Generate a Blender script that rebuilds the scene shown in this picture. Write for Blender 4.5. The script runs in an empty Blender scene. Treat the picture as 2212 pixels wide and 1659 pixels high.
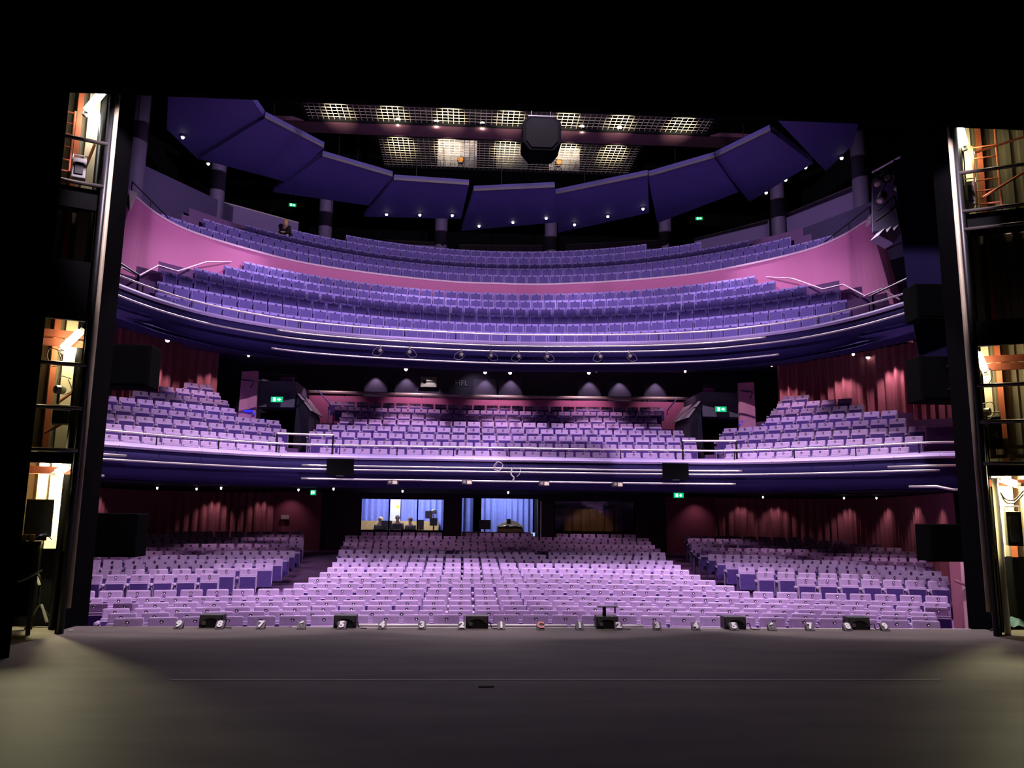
import bpy, bmesh, math, random
from mathutils import Vector, Matrix, Euler
random.seed(4)
C = bpy.context.scene.collection
SC = bpy.context.scene
PI = math.pi
R = math.radians
# ------------------------------------------------------------------ camera
FPX, CX, CZ = 1720.0, -1.21, 1.78
PT, YW, RL = R(9.21), R(3.25), R(0.64)
_right = Vector((math.cos(YW), -math.sin(YW), 0))
_fwd = Vector((math.sin(YW)*math.cos(PT), math.cos(YW)*math.cos(PT), math.sin(PT)))
_up = _right.cross(_fwd)
_rc = _right*math.cos(RL) + _up*math.sin(RL)
_uc = -_right*math.sin(RL) + _up*math.cos(RL)
cd = bpy.data.cameras.new('camera'); cam = bpy.data.objects.new('camera', cd); C.objects.link(cam)
cd.sensor_width = 36; cd.sensor_fit = 'HORIZONTAL'; cd.lens = 36*FPX/2212
cd.clip_start = 0.05; cd.clip_end = 200
M = Matrix((_rc, _uc, -_fwd)).transposed().to_4x4(); M.translation = Vector((CX, 0, CZ))
cam.matrix_world = M
SC.camera = cam
EYE = Vector((CX, 0, CZ))
def ray(u, v):
    return _fwd + _rc*((u-1106)/FPX) - _uc*((v-829.5)/FPX)
def atY(u, v, Y):
    d = ray(u, v); return EYE + d*(Y/d.y)
def atZ(u, v, Z):
    d = ray(u, v); return EYE + d*((Z-CZ)/d.z)
def atX(u, v, X):
    d = ray(u, v); return EYE + d*((X-CX)/d.x)
# ------------------------------------------------------------------ world, exposure
w = bpy.data.worlds.new('world'); SC.world = w; w.use_nodes = True
w.node_tree.nodes['Background'].inputs[0].default_value = (0.03, 0.02, 0.09, 1)
w.node_tree.nodes['Background'].inputs[1].default_value = 0.02
SC.view_settings.view_transform = 'Standard'; SC.view_settings.look = 'None'
SC.view_settings.exposure = 0.0; SC.view_settings.gamma = 1.0
SC.view_settings.use_curve_mapping = False
SC.cycles.max_bounces = 5; SC.cycles.diffuse_bounces = 3; SC.cycles.glossy_bounces = 3
SC.cycles.sample_clamp_indirect = 4
# ------------------------------------------------------------------ house lights
def spot(loc, tgt, power, col, ang, blend=0.4, rad=0.15):
    l = bpy.data.lights.new('house_or_fill_spot', 'SPOT'); o = bpy.data.objects.new('house_or_fill_spot', l); C.objects.link(o)
    o.location = loc; o.rotation_euler = (Vector(tgt)-Vector(loc)).to_track_quat('-Z', 'Y').to_euler()
    l.energy = power; l.color = col; l.spot_size = R(ang); l.spot_blend = blend; l.shadow_soft_size = rad
    return o
def point(loc, power, col, rad=0.1):
    l = bpy.data.lights.new('lamp_light', 'POINT'); o = bpy.data.objects.new('lamp_light', l); C.objects.link(o)
    o.location = loc; l.energy = power; l.color = col; l.shadow_soft_size = rad
    return o
LILAC = (1.0, 0.79, 1.0); VIOLET = (0.62, 0.5, 1.0); PINK = (1.0, 0.52, 0.74); WARM = (1.0, 0.86, 0.6)
# front-of-house lanterns hung between the border and the proscenium, aimed down at the stalls
for x, tx, e in ((-4.6, -5.4, 1700), (0.0, 0.0, 1700), (4.6, 5.4, 1700), (-5.6, -9.8, 1300), (5.6, 9.8, 1300)):
    spot((x, 11.3, 8.7), (tx, 16.6 if abs(tx) < 8 else 19.4, 0.3), e, LILAC, 60, 0.15, 0.12)
# steep house lights in the ceiling over the stalls
for x in (-5.5, 0.0, 5.5):
    spot((x, 19.4, 14.2), (x*1.3, 17.8, 0), 10500, (1.0, 0.82, 0.98), 55, 0.75, 0.25)
# ceiling lanterns over the front of the circle
for x in (-8.0, -2.8, 2.8, 8.0):
    spot((x, 18.0, 14.0), (x*0.95, 23.3, 3.6), 500 if abs(x) > 5 else 3500, (0.9, 0.68, 1.0), 40, 0.5)
# upper circle: one unseen central lamp behind the added shade rails, and soft fill from the canopy
UL = Vector((0, 15.0, 13.0))
spot(UL, (0, 27, 9.6), 6200, (0.88, 0.68, 1.0), 112, 0.35, 0.07)
for x in (-7.6, -2.6, 2.6, 7.6):
    spot((x, 30.4-abs(x)*0.32, 13.85), (x*1.02, 28.0-abs(x)*0.38, 8.6), 2600, (0.92, 0.76, 1.0), 78, 0.7, 0.12)
# ------------------------------------------------------------------ materials
MATS = {}
def mat(name, col, rough=0.6, metal=0.0, noise=0.15, scale=6.0, bump=0.0, spec=0.5, sheen=0.0):
    if name in MATS: return MATS[name]
    m = bpy.data.materials.new(name); m.use_nodes = True; nt = m.node_tree; b = nt.nodes['Principled BSDF']
    tc = nt.nodes.new('ShaderNodeTexCoord'); nz = nt.nodes.new('ShaderNodeTexNoise')
    nz.inputs['Scale'].default_value = scale; nz.inputs['Detail'].default_value = 4
    nt.links.new(tc.outputs['Object'], nz.inputs['Vector'])
    mx = nt.nodes.new('ShaderNodeMix'); mx.data_type = 'RGBA'
    mx.inputs[6].default_value = (*[c*(1-noise) for c in col], 1); mx.inputs[7].default_value = (*[min(1, c*(1+noise)) for c in col], 1)
    nt.links.new(nz.outputs['Fac'], mx.inputs[0]); nt.links.new(mx.outputs[2], b.inputs['Base Color'])
    b.inputs['Roughness'].default_value = rough; b.inputs['Metallic'].default_value = metal
    b.inputs['Specular IOR Level'].default_value = spec
    if sheen:
        b.inputs['Sheen Weight'].default_value = sheen; b.inputs['Sheen Roughness'].default_value = 0.35; b.inputs['Sheen Tint'].default_value = (0.9, 0.8, 1, 1)
    if bump:
        bp = nt.nodes.new('ShaderNodeBump'); bp.inputs['Strength'].default_value = bump; bp.inputs['Distance'].default_value = 0.01
        n2 = nt.nodes.new('ShaderNodeTexNoise'); n2.inputs['Scale'].default_value = scale*12
        nt.links.new(tc.outputs['Object'], n2.inputs['Vector']); nt.links.new(n2.outputs['Fac'], bp.inputs['Height']); nt.links.new(bp.outputs['Normal'], b.inputs['Normal'])
    MATS[name] = m; return m
def em(name, col, st):
    if name in MATS: return MATS[name]
    m = bpy.data.materials.new(name); m.use_nodes = True; b = m.node_tree.nodes['Principled BSDF']
    b.inputs['Base Color'].default_value = (*[c*0.5 for c in col], 1)
    b.inputs['Emission Color'].default_value = (*col, 1); b.inputs['Emission Strength'].default_value = st
    MATS[name] = m; return m
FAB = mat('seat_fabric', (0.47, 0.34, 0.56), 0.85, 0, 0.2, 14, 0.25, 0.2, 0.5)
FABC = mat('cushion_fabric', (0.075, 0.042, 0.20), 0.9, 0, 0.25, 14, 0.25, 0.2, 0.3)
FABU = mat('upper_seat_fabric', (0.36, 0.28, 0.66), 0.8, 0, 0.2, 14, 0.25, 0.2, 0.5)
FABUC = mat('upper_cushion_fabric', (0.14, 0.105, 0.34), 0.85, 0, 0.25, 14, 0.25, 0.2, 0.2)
BLACK = mat('black_paint', (0.0035, 0.0035, 0.004), 0.9, 0, 0.3, 3, 0, 0.08)
DRAPE = mat('black_drape', (0.0015, 0.0015, 0.0018), 0.95, 0, 0.3, 3, 0, 0.02)
DARKM = mat('dark_metal', (0.02, 0.02, 0.022), 0.45, 0.6, 0.2, 8)
STEEL = mat('steel_tube', (0.55, 0.52, 0.48), 0.35, 0.7, 0.15, 8)
RAILM = mat('rail_metal', (0.72, 0.66, 0.62), 0.38, 0.5, 0.12, 8)
BLUE = mat('balcony_blue', (0.014, 0.009, 0.06), 0.75, 0, 0.2, 1.2, 0, 0.12)
CAPM = mat('balcony_cap', (0.35, 0.27, 0.5), 0.5, 0, 0.15, 2)
PINKW = mat('pink_plaster', (0.58, 0.17, 0.36), 0.75, 0, 0.08, 0.7)
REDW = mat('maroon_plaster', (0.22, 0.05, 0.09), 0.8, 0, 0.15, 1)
MAUVE = mat('mauve_panel', (0.16, 0.11, 0.26), 0.7, 0, 0.12, 1.2)
CURT = mat('red_curtain', (0.34, 0.12, 0.15), 0.9, 0, 0.15, 9, 0.2, 0.1)
CARPET = mat('purple_carpet', (0.17, 0.09, 0.21), 0.95, 0, 0.3, 20, 0.2, 0.1)
CANOPY = mat('canopy_blue', (0.045, 0.035, 0.17), 0.7, 0, 0.15, 1.5)
WHITEP = mat('white_paint', (0.75, 0.73, 0.68), 0.6, 0, 0.1, 5)
ORANGE = mat('red_oxide_steel', (0.42, 0.10, 0.04), 0.6, 0.1, 0.2, 6)
CREAM = mat('cream_panel', (0.62, 0.55, 0.38), 0.7, 0, 0.15, 4)
WOOD = mat('pine_wood', (0.55, 0.36, 0.14), 0.6, 0, 0.25, 7)
GREYM = mat('grey_casing', (0.18, 0.18, 0.17), 0.6, 0.1, 0.2, 6)
PLASTIC = mat('black_plastic', (0.012, 0.012, 0.013), 0.5, 0, 0.2, 10)
STAGE = None
# ------------------------------------------------------------------ mesh builder
class MB:
    def __init__(s): s.v = []; s.f = []; s.m = []
    def add(s, vs, fs, mi=0):
        o = len(s.v); s.v += [tuple(p) for p in vs]; s.f += [tuple(i+o for i in f) for f in fs]; s.m += [mi]*len(fs); return s
    def box(s, c, d, rz=0.0, rx=0.0, mi=0):
        rot = Euler((rx, 0, rz)).to_matrix(); c = Vector(c); hx, hy, hz = d[0]/2, d[1]/2, d[2]/2
        vs = [c + rot @ Vector((x*hx, y*hy, z*hz)) for z in (-1, 1) for y in (-1, 1) for x in (-1, 1)]
        return s.add(vs, [(0,2,3,1),(4,5,7,6),(0,1,5,4),(2,6,7,3),(0,4,6,2),(1,3,7,5)], mi)
    def hexa(s, b, t, mi=0):           # bottom 4 and top 4 corners in the same order
        n = len(b); vs = list(b)+list(t)
        return s.add(vs, [tuple(range(n-1, -1, -1)), tuple(range(n, 2*n))] + [(i, (i+1) % n, n+(i+1) % n, n+i) for i in range(n)], mi)
    def slab(s, pts, off, mi=0):       # a flat polygon with thickness vector off
        return s.hexa([Vector(p) for p in pts], [Vector(p)+Vector(off) for p in pts], mi)
    def tube(s, path, r, n=8, mi=0, cap=True):
        P = [Vector(p) for p in path]; vs = []; rr = r if isinstance(r, (list, tuple)) else [r]*len(P); prev = None
        for i, p in enumerate(P):
            t = (P[min(i+1, len(P)-1)] - P[max(i-1, 0)]).normalized()
            if prev is None:
                a = Vector((0, 0, 1)) if abs(t.z) < 0.9 else Vector((1, 0, 0)); x = t.cross(a).normalized()
            else:
                x = (prev - t*prev.dot(t)).normalized()
            prev = x; y = t.cross(x)
            vs += [p + (x*math.cos(2*PI*k/n) + y*math.sin(2*PI*k/n))*rr[i] for k in range(n)]
        fs = [(i*n+k, i*n+(k+1) % n, (i+1)*n+(k+1) % n, (i+1)*n+k) for i in range(len(P)-1) for k in range(n)]
        if cap: fs += [tuple(range(n-1, -1, -1)), tuple((len(P)-1)*n+k for k in range(n))]
        return s.add(vs, fs, mi)
    def lathe(s, c, prof, n=16, axis=(0, 0, 1), mi=0):   # prof: (radius, height)
        ax = Vector(axis).normalized(); q = Vector((0, 0, 1)).rotation_difference(ax); c = Vector(c)
        vs = [c + q @ Vector((r*math.cos(2*PI*k/n), r*math.sin(2*PI*k/n), h)) for r, h in prof for k in range(n)]
        m = len(prof)
        fs = [(i*n+k, i*n+(k+1) % n, (i+1)*n+(k+1) % n, (i+1)*n+k) for i in range(m-1) for k in range(n)]
        fs += [tuple(range(n-1, -1, -1)), tuple((m-1)*n+k for k in range(n))]
        return s.add(vs, fs, mi)
    def grid(s, rows, mi=0):
        n = len(rows[0]); vs = [p for r in rows for p in r]
        return s.add(vs, [(i*n+j, i*n+j+1, (i+1)*n+j+1, (i+1)*n+j) for i in range(len(rows)-1) for j in range(n-1)], mi)
    def sweep(s, path, prof, mi=0):    # path (x,y) list; prof closed list of (outward, z); outward = to the stage side
        P = [Vector(p) for p in path]; rows = []
        for i, p in enumerate(P):
            t = (P[min(i+1, len(P)-1)] - P[max(i-1, 0)]).normalized(); nrm = Vector((t.y, -t.x))
            rows.append([(p.x+nrm.x*o, p.y+nrm.y*o, z) for o, z in prof])
        rows = [r+[r[0]] for r in rows]
        k = len(prof); s.grid(rows, mi)
        base = len(s.v)
        s.add([p for p in rows[0][:k]] + [p for p in rows[-1][:k]], [tuple(range(k)), tuple(range(2*k-1, k-1, -1))], mi)
        return s
    def build(s, name, m, parent=None, smooth=False, bevel=0.0, seg=2):
        me = bpy.data.meshes.new(name); me.from_pydata(s.v, [], s.f)
        for x in (m if isinstance(m, (list, tuple)) else [m]): me.materials.append(x)
        if any(s.m): me.polygons.foreach_set('material_index', s.m)
        bm = bmesh.new(); bm.from_mesh(me)
        if not bevel: bmesh.ops.remove_doubles(bm, verts=bm.verts, dist=1e-5)
        bmesh.ops.recalc_face_normals(bm, faces=bm.faces)
        if bevel:
            bmesh.ops.bevel(bm, geom=list(bm.edges), offset=bevel, segments=seg, profile=0.6, affect='EDGES', clamp_overlap=True)
        bm.to_mesh(me); bm.free()
        if smooth:
            for p in me.polygons: p.use_smooth = True
        o = bpy.data.objects.new(name, me); C.objects.link(o)
        if parent is not None: adopt(o, parent)
        return o
def adopt(o, parent):
    o.parent = parent; o.matrix_parent_inverse = parent.matrix_basis.inverted() if parent.type == 'EMPTY' else Matrix()
def tag(o, label, cat, group=None, kind=None):
    if label: o['label'] = label
    if cat: o['category'] = cat
    if group: o['group'] = group
    if kind: o['kind'] = kind
    return o
def thing(name, label, cat, loc=(0, 0, 0), group=None):
    o = bpy.data.objects.new(name, None); C.objects.link(o); o.location = loc; o.empty_display_size = 0.1
    return tag(o, label, cat, group)
def struct(o):
    o['kind'] = 'structure'; return o
ONES = 'zeroth first second third fourth fifth sixth seventh eighth ninth tenth eleventh twelfth thirteenth fourteenth fifteenth sixteenth seventeenth eighteenth nineteenth'.split()
def ordw(n):
    if n < 20: return ONES[n]
    t = {2: 'twent', 3: 'thirt', 4: 'fort', 5: 'fift', 6: 'sixt'}[n//10]
    return t+'ieth' if n % 10 == 0 else t+'y-'+ONES[n % 10]
def interp(x, xs, ys):
    if x <= xs[0]: return ys[0]+(ys[1]-ys[0])/(xs[1]-xs[0])*(x-xs[0])
    for i in range(len(xs)-1):
        if x <= xs[i+1] or i == len(xs)-2: return ys[i]+(ys[i+1]-ys[i])*(x-xs[i])/(xs[i+1]-xs[i])
def catmull(pts, n=10):
    P = [Vector(p) for p in pts]; out = []
    for i in range(len(P)-1):
        a = P[i-1] if i else P[0]*2-P[1]; b, c = P[i], P[i+1]; d = P[i+2] if i+2 < len(P) else P[-1]*2-P[-2]
        for k in range(n):
            t = k/n; out.append(0.5*((2*b)+(c-a)*t+(2*a-5*b+4*c-d)*t*t+(3*b-a-3*c+d)*t**3))
    out.append(P[-1]); return out
def mirror_path(half):  # half: (x>=0,y) from the centre outwards; returns left-to-right
    return [(-x, y) for x, y in reversed(half[1:])] + list(half)
# ================================================================== SETTING
def stage_mat():
    m = bpy.data.materials.new('stage_floor'); m.use_nodes = True; nt = m.node_tree; b = nt.nodes['Principled BSDF']
    tc = nt.nodes.new('ShaderNodeTexCoord'); n1 = nt.nodes.new('ShaderNodeTexNoise'); n1.inputs['Scale'].default_value = 1.3; n1.inputs['Detail'].default_value = 8
    mp = nt.nodes.new('ShaderNodeMapping'); mp.inputs['Scale'].default_value = (0.5, 1.6, 1); mp.inputs['Rotation'].default_value = (0, 0, 0.35)
    nt.links.new(tc.outputs['Object'], mp.inputs['Vector']); nt.links.new(mp.outputs['Vector'], n1.inputs['Vector'])
    cr = nt.nodes.new('ShaderNodeValToRGB'); cr.color_ramp.elements[0].position = 0.35; cr.color_ramp.elements[0].color = (0.095, 0.085, 0.075, 1)
    cr.color_ramp.elements[1].position = 0.75; cr.color_ramp.elements[1].color = (0.14, 0.125, 0.105, 1)
    nt.links.new(n1.outputs['Fac'], cr.inputs[0]); nt.links.new(cr.outputs[0], b.inputs['Base Color'])
    b.inputs['Roughness'].default_value = 0.6; b.inputs['Specular IOR Level'].default_value = 0.03
    return m
EDGE = 12.95
struct(MB().box((0, (EDGE-6)/2, -0.45), (44, EDGE+6, 0.9)).build('floor', stage_mat()))
struct(MB().box((1.6, EDGE+0.02, -0.02), (10.9, 0.04, 0.045)).build('trim_1', RAILM))
struct(MB().box((-5.5, EDGE+0.02, -0.02), (3.2, 0.04, 0.04)).build('trim_2', mat('brown_nosing', (0.16, 0.11, 0.1), 0.5)))
RY = [13.6, 14.4, 15.2, 16.0, 16.8, 17.7, 18.6, 19.5, 20.4, 21.3, 22.2, 23.1, 24.1, 25.0, 26.0, 27.0, 28.0, 29.0, 30.2]
RZ = [0.12, 0.10, 0.09, 0.10, 0.12, 0.17, 0.21, 0.255, 0.31, 0.37, 0.44, 0.50, 0.57, 0.64, 0.71, 0.785, 0.865, 0.945, 1.04]
RS = 36.0
def stalls_top(yc): return interp(yc, RY, RZ)
def stalls_floor(x, y): return stalls_top(max(13.6, min(31.5, y + x*x/(2*RS)))) - 0.85
ys = [12.95+0.5*i for i in range(40)]
struct(MB().grid([[(x, y, stalls_floor(x, y)) for x in [-15+1.25*k for k in range(25)]] for y in ys]).build('floor_stalls', CARPET))
# outer shell
def wallbox(name, x0, x1, y0, y1, z0, z1, m): return struct(MB().box(((x0+x1)/2, (y0+y1)/2, (z0+z1)/2), (x1-x0, y1-y0, z1-z0)).build(name, m))
wallbox('wall_far_left', -22.4, -22, -6, 41, -1, 20, BLACK); wallbox('wall_far_right', 22, 22.4, -6, 41, -1, 20, BLACK)
wallbox('wall_rear', -22, 22, 40.5, 40.9, -1, 20, BLACK); wallbox('wall_upstage', -22, 22, -6.4, -6, -1, 20, BLACK)
wallbox('ceiling', -22.4, 22.4, -6.4, 41, 20, 20.3, BLACK)
# proscenium
wallbox('wall_proscenium_left', -22, -7.35, 13.4, 13.6, -0.9, 20, BLACK); wallbox('wall_proscenium_right', 7.5, 22, 13.4, 13.6, -0.9, 20, BLACK)
wallbox('wall_proscenium_top', -7.35, 7.5, 13.4, 13.6, 10.6, 20, BLACK)
struct(MB().box((-7.16, 12.99, 4.7), (0.08, 0.8, 11.0)).build('trim_20', DRAPE)); struct(MB().box((7.32, 12.99, 4.7), (0.08, 0.8, 11.0)).build('trim_21', DRAPE))
# ------------------------------------------------------------------ stalls walls
wx = [(-15, 31.6)] 
rear = MB()
def rbx(x0, x1, z0, z1): rear.box(((x0+x1)/2, 31.7, (z0+z1)/2), (x1-x0, 0.2, z1-z0))
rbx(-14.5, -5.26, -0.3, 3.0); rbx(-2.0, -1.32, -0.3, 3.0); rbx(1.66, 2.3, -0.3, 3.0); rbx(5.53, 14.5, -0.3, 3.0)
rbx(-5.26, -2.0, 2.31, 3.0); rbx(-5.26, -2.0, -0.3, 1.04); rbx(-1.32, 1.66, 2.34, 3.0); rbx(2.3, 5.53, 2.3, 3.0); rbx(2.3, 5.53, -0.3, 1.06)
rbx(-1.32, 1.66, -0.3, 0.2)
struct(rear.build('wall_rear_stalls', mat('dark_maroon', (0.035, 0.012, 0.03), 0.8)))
def wall_path(name, pts, z0, z1, m, th=0.2):
    return struct(MB().sweep(pts, [(0, z0), (0, z1), (-th, z1), (-th, z0)]).build(name, m))
RW = [(8.3, 13.1), (10.4, 16.0), (11.9, 19.5), (12.6, 22.0), (13.35, 25), (13.75, 28.5), (13.75, 31.5)]
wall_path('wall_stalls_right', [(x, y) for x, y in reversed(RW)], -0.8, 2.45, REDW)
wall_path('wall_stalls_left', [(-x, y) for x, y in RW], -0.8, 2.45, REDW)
wallbox('wall_side_right', 14.2, 14.5, 13, 40.4, -0.8, 19.9, BLACK); wallbox('wall_side_left', -14.5, -14.2, 13, 40.4, -0.8, 19.9, BLACK)
# ------------------------------------------------------------------ circle (middle tier)
cf = [(0, 21.92), (3.5, 21.9), (5.6, 21.75), (6.7, 21.3), (7.8, 20.45), (8.6, 19.7), (9.2, 18.95), (9.75, 18.35), (10.4, 18.05), (11.6, 17.95), (13.6, 17.9)]
CFP = [tuple(p) for p in catmull(mirror_path(cf), 6)]
CAPZ = 3.33
struct(MB().sweep(CFP, [(0.0, 3.16), (0.0, 2.95), (-0.02, 2.62), (-0.12, 2.48), (-0.35, 2.42), (-0.35, 3.16)]).build('wall_circle_front', BLUE, smooth=True))
struct(MB().sweep(CFP, [(0.02, 3.17), (0.03, 3.22), (0.0, 3.26), (-0.26, CAPZ+0.02), (-0.30, CAPZ), (-0.30, 3.17)]).build('trim_3', CAPM))
# panel joints of the cap
def along(path, s):
    d = 0
    for a, b in zip(path, path[1:]):
        L = math.dist(a, b)
        if d+L >= s: t = (s-d)/L; T = ((b[0]-a[0])/L, (b[1]-a[1])/L); return (a[0]+(b[0]-a[0])*t, a[1]+(b[1]-a[1])*t), T
        d += L
    return path[-1], T
plen = sum(math.dist(a, b) for a, b in zip(CFP, CFP[1:]))
jt = MB()
for k in range(-13, 14):
    (x, y), T = along(CFP, plen/2+k*1.03)
    n = Vector((T[1], -T[0], 0)); p = Vector((x, y, 0))
    jt.hexa([p+n*0.035+Vector((T[0]*d, T[1]*d, z)) for d, z in ((-.008, 3.17), (.008, 3.17), (.008, 3.235), (-.008, 3.235))], [p-n*0.27+Vector((T[0]*d, T[1]*d, z)) for d, z in ((-.008, 3.17), (.008, 3.17), (.008, 3.362), (-.008, 3.362))])
struct(jt.build('trim_4', STEEL))
# soffit slab (polygon from the front to the back wall)
sof = MB(); fr = [Vector((x, y, 2.44)) for x, y in CFP]
sof.grid([[ (p.x, p.y+0.3, 2.44) for p in fr], [(p.x, 31.6, 2.50) for p in fr]]); sof.grid([[(p.x, p.y+0.3, 2.52) for p in fr], [(p.x, 31.6, 2.6) for p in fr]])
struct(sof.build('ceiling_stalls', mat('soffit_dark', (0.006, 0.004, 0.015), 0.8, 0, .2, 3, 0, .1)))
# stepped seating decks
deck = MB()
for k in range(8):
    z = 3.57+0.325*k-0.85; y0 = 22.7+k
    deck.box((0, y0+0.5, (z+2.56)/2), (13.2, 1.0, z-2.56))
struct(deck.build('floor_circle_center', CARPET))
SN = (0.656, 0.755); ST = (0.755, -0.656)
def sidept(sgn, t, n, z): return (sgn*(ST[0]*t+SN[0]*n), ST[1]*t+SN[1]*n, z)
for sgn, nm in ((1, 'right'), (-1, 'left')):
    sd = MB()
    for k in range(8):
        z = 3.54+0.33*k-0.85; n0 = 20.85+0.755*k; n1 = n0+0.755
        ti, to = (-11.6, -3.0)
        sd.hexa([sidept(sgn, t, n, 2.56) for t, n in ((ti, n0), (to, n0), (to, n1), (ti, n1))], [sidept(sgn, t, n, z) for t, n in ((ti, n0), (to, n0), (to, n1), (ti, n1))])
    struct(sd.build('floor_circle_'+nm, CARPET))
    st = MB()
    for k in range(9):    # gangway steps
        z = 2.78+0.22*k
        st.box((sgn*(6.75+0.12*k), 22.7+0.36*k, (z+2.56)/2), (0.95, 0.4, z-2.56))
    struct(st.build('stairs_circle_'+nm, mat('blue_carpet', (0.03, 0.03, 0.16), 0.9)))
# half wall behind the circle and corridor wall
struct(MB().box((0, 31.35, 5.1), (16.0, 0.15, 2.3)).build('wall_circle_rear', PINKW))
wallbox('wall_corridor', -14.2, 14.2, 33.6, 33.8, 3.5, 8.3, mat('corridor_wall', (0.11, 0.09, 0.15), 0.7))
wallbox('floor_corridor', -14.2, 14.2, 31.42, 33.6, 4.9, 5.0, BLACK)
# ------------------------------------------------------------------ upper circle
uf = [(0, 24.75), (3.5, 24.4), (5.9, 23.75), (7.2, 23.0), (8.4, 21.9), (9.2, 20.6), (9.7, 19.2), (9.95, 18.0), (10.0, 16.5)]
UFP = [tuple(p) for p in catmull(mirror_path(uf), 8)]
struct(MB().sweep(UFP, [(0.0, 7.05), (0.0, 6.9), (-0.01, 6.78), (-0.05, 6.62), (-0.12, 6.50), (-0.24, 6.40), (-0.4, 6.33), (-0.6, 6.3), (-0.6, 7.05)]).build('wall_upper_front', BLUE, smooth=True))
struct(MB().sweep(UFP, [(0.03, 7.06), (0.05, 7.12), (0.02, 7.17), (-0.2, 7.2), (-0.24, 7.06)]).build('trim_5', CAPM))
usof = MB(); 
usof.grid([[(x*0.985, y+0.5, 6.32) for x, y in UFP], [(x*0.9, y*0.6+0.4*31.0+0.2, 6.75) for x, y in UFP], [(x*1.42, 34.5, 7.98) for x, y in UFP]])
usof.grid([[(x*0.985, y+0.5, 6.42) for x, y in UFP], [(x*0.9, y*0.6+0.4*31.0+0.2, 6.85) for x, y in UFP], [(x*1.42, 34.5, 8.08) for x, y in UFP]])
struct(usof.build('ceiling_circle', mat('soffit_blue', (0.04, 0.03, 0.15), 0.7, 0, 0.15, 1.2)))
UR = 14.4
def arc(yc, x0, x1, n=40, r=UR):
    a0, a1 = math.asin(max(-1, x0/r)), math.asin(min(1, x1/r))
    return [(r*math.sin(a0+(a1-a0)*i/n), yc-r+r*math.cos(a0+(a1-a0)*i/n)) for i in range(n+1)]
URows = [(25.9, 7.74, 9.9), (26.8, 8.25, 10.15), (27.8, 8.80, 10.35), (28.75, 9.34, 9.9), (29.65, 9.86, 9.4), (30.45, 10.36, 9.1)]
VRows = [(32.4, 11.70, 11.68), (33.2, 12.24, 10.9), (33.8, 12.66, 9.9), (34.4, 13.15, 8.5), (35.1, 13.65, 6.6)]
for rows, nm, lab in ((URows, 'floor_upper_lower', 0), (VRows, 'floor_upper_rear', 1)):
    mb = MB()
    for i, (yc, z, xe) in enumerate(rows):
        nxt = rows[i+1][0] if i+1 < len(rows) else yc+1.0
        f = z-0.86; P0 = arc(yc-0.55, -11.6, 11.6); P1 = arc(nxt-0.5, -11.6, 11.6)
        mb.grid([[(x, y, f-(0.3 if i == 0 else 0.55)) for x, y in P0], [(x, y, f) for x, y in P0], [(x, y, f) for x, y in P1], [(x, y, f-0.1) for x, y in P1]])
    struct(mb.build(nm, CARPET))
# pink parapet wall
ph = [(0, 31.15), (1.9, 31.08), (4.74, 30.32), (7.37, 29.15), (9.1, 27.7), (10.5, 26.05), (11.05, 24.6), (11.2, 23.0)]
PT_ = [tuple(p) for p in catmull(mirror_path(ph), 8)]
low = ph[:-1] + [(11.35, 22.6)]
PB_ = [tuple(p) for p in catmull(mirror_path([(x, y-0.0) for x, y in ph[:-1]] + [(11.55, 22.1)]), 8)]
pw = MB(); ztop = 10.93
def off(path, d):
    out = []
    for i, p in enumerate(path):
        a, b = Vector(path[max(i-1, 0)]), Vector(path[min(i+1, len(path)-1)]); t = (b-a).normalized(); out.append((p[0]-t.y*d, p[1]+t.x*d))
    return out
n = len(PT_)
zb = [8.25-1.2+2.2*(1-abs(i/(n-1)*2-1))**0.7 for i in range(n)]
zb = [z+1.3*(1 if 0.12 < i/(n-1) < 0.88 else (i/(n-1) if i/(n-1) < .5 else 1-i/(n-1))/0.12) - 0.2 for i, z in enumerate(zb)]
pw.grid([[(x, y, zb[i]) for i, (x, y) in enumerate(PB_)], [(x, y, ztop) for x, y in PT_], [(x, y, ztop+0.02) for x, y in off(PT_, 0.3)], [(x, y, zb[i]) for i, (x, y) in enumerate(off(PB_, 0.3))]])
for i0 in (0, n-1):
    a = PB_[i0]; b = PT_[i0]; c = off(PT_, 0.3)[i0]; d = off(PB_, 0.3)[i0]
    pw.add([(*a, zb[i0]), (*b, ztop), (*c, ztop+0.02), (*d, zb[i0])], [(0, 1, 2, 3)])
struct(pw.build('wall_pink_parapet', PINKW))
struct(MB().sweep(PT_, [(0.03, ztop-0.02), (0.03, ztop+0.05), (-0.32, ztop+0.05), (-0.32, ztop-0.02)]).build('trim_6', mat('pale_pink_trim', (0.75, 0.5, 0.62), 0.5)))
# rear parapet panels behind the upper rows, walls beside
for i, (a, b, zl) in enumerate((((480, 437), (645, 482), 0.9), ((835, 519), (945, 525), 0.6), ((992, 530), (1172, 531), 0.5), ((1222, 529), (1424, 520), 0.5), ((1500, 517), (1661, 475), 1.0), ((1697, 464), (1850, 400), 1.0))):
    Yd = ((31.6, 33.2), (36.4, 36.6), (36.8, 36.8), (36.8, 36.2), (35, 32.6), (32, 29))[i]
    p, q = atY(*a, Yd[0]), atY(*b, Yd[1])
    t = Vector((q.x-p.x, q.y-p.y, 0)).normalized(); nn = Vector((-t.y, t.x, 0))*0.12
    dz = Vector((0, 0, zl))
    struct(MB().slab([p-dz, q-dz, q, p], nn).build('wall_upper_panel_%d' % (i+1), MAUVE))
    struct(MB().tube([p+Vector((0, 0, .02)), q+Vector((0, 0, .02))], 0.025, 6).build('trim_%d' % (7+i), RAILM))
def poly(name, pts, off, m): return struct(MB().slab(pts, off).build(name, m))
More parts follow.
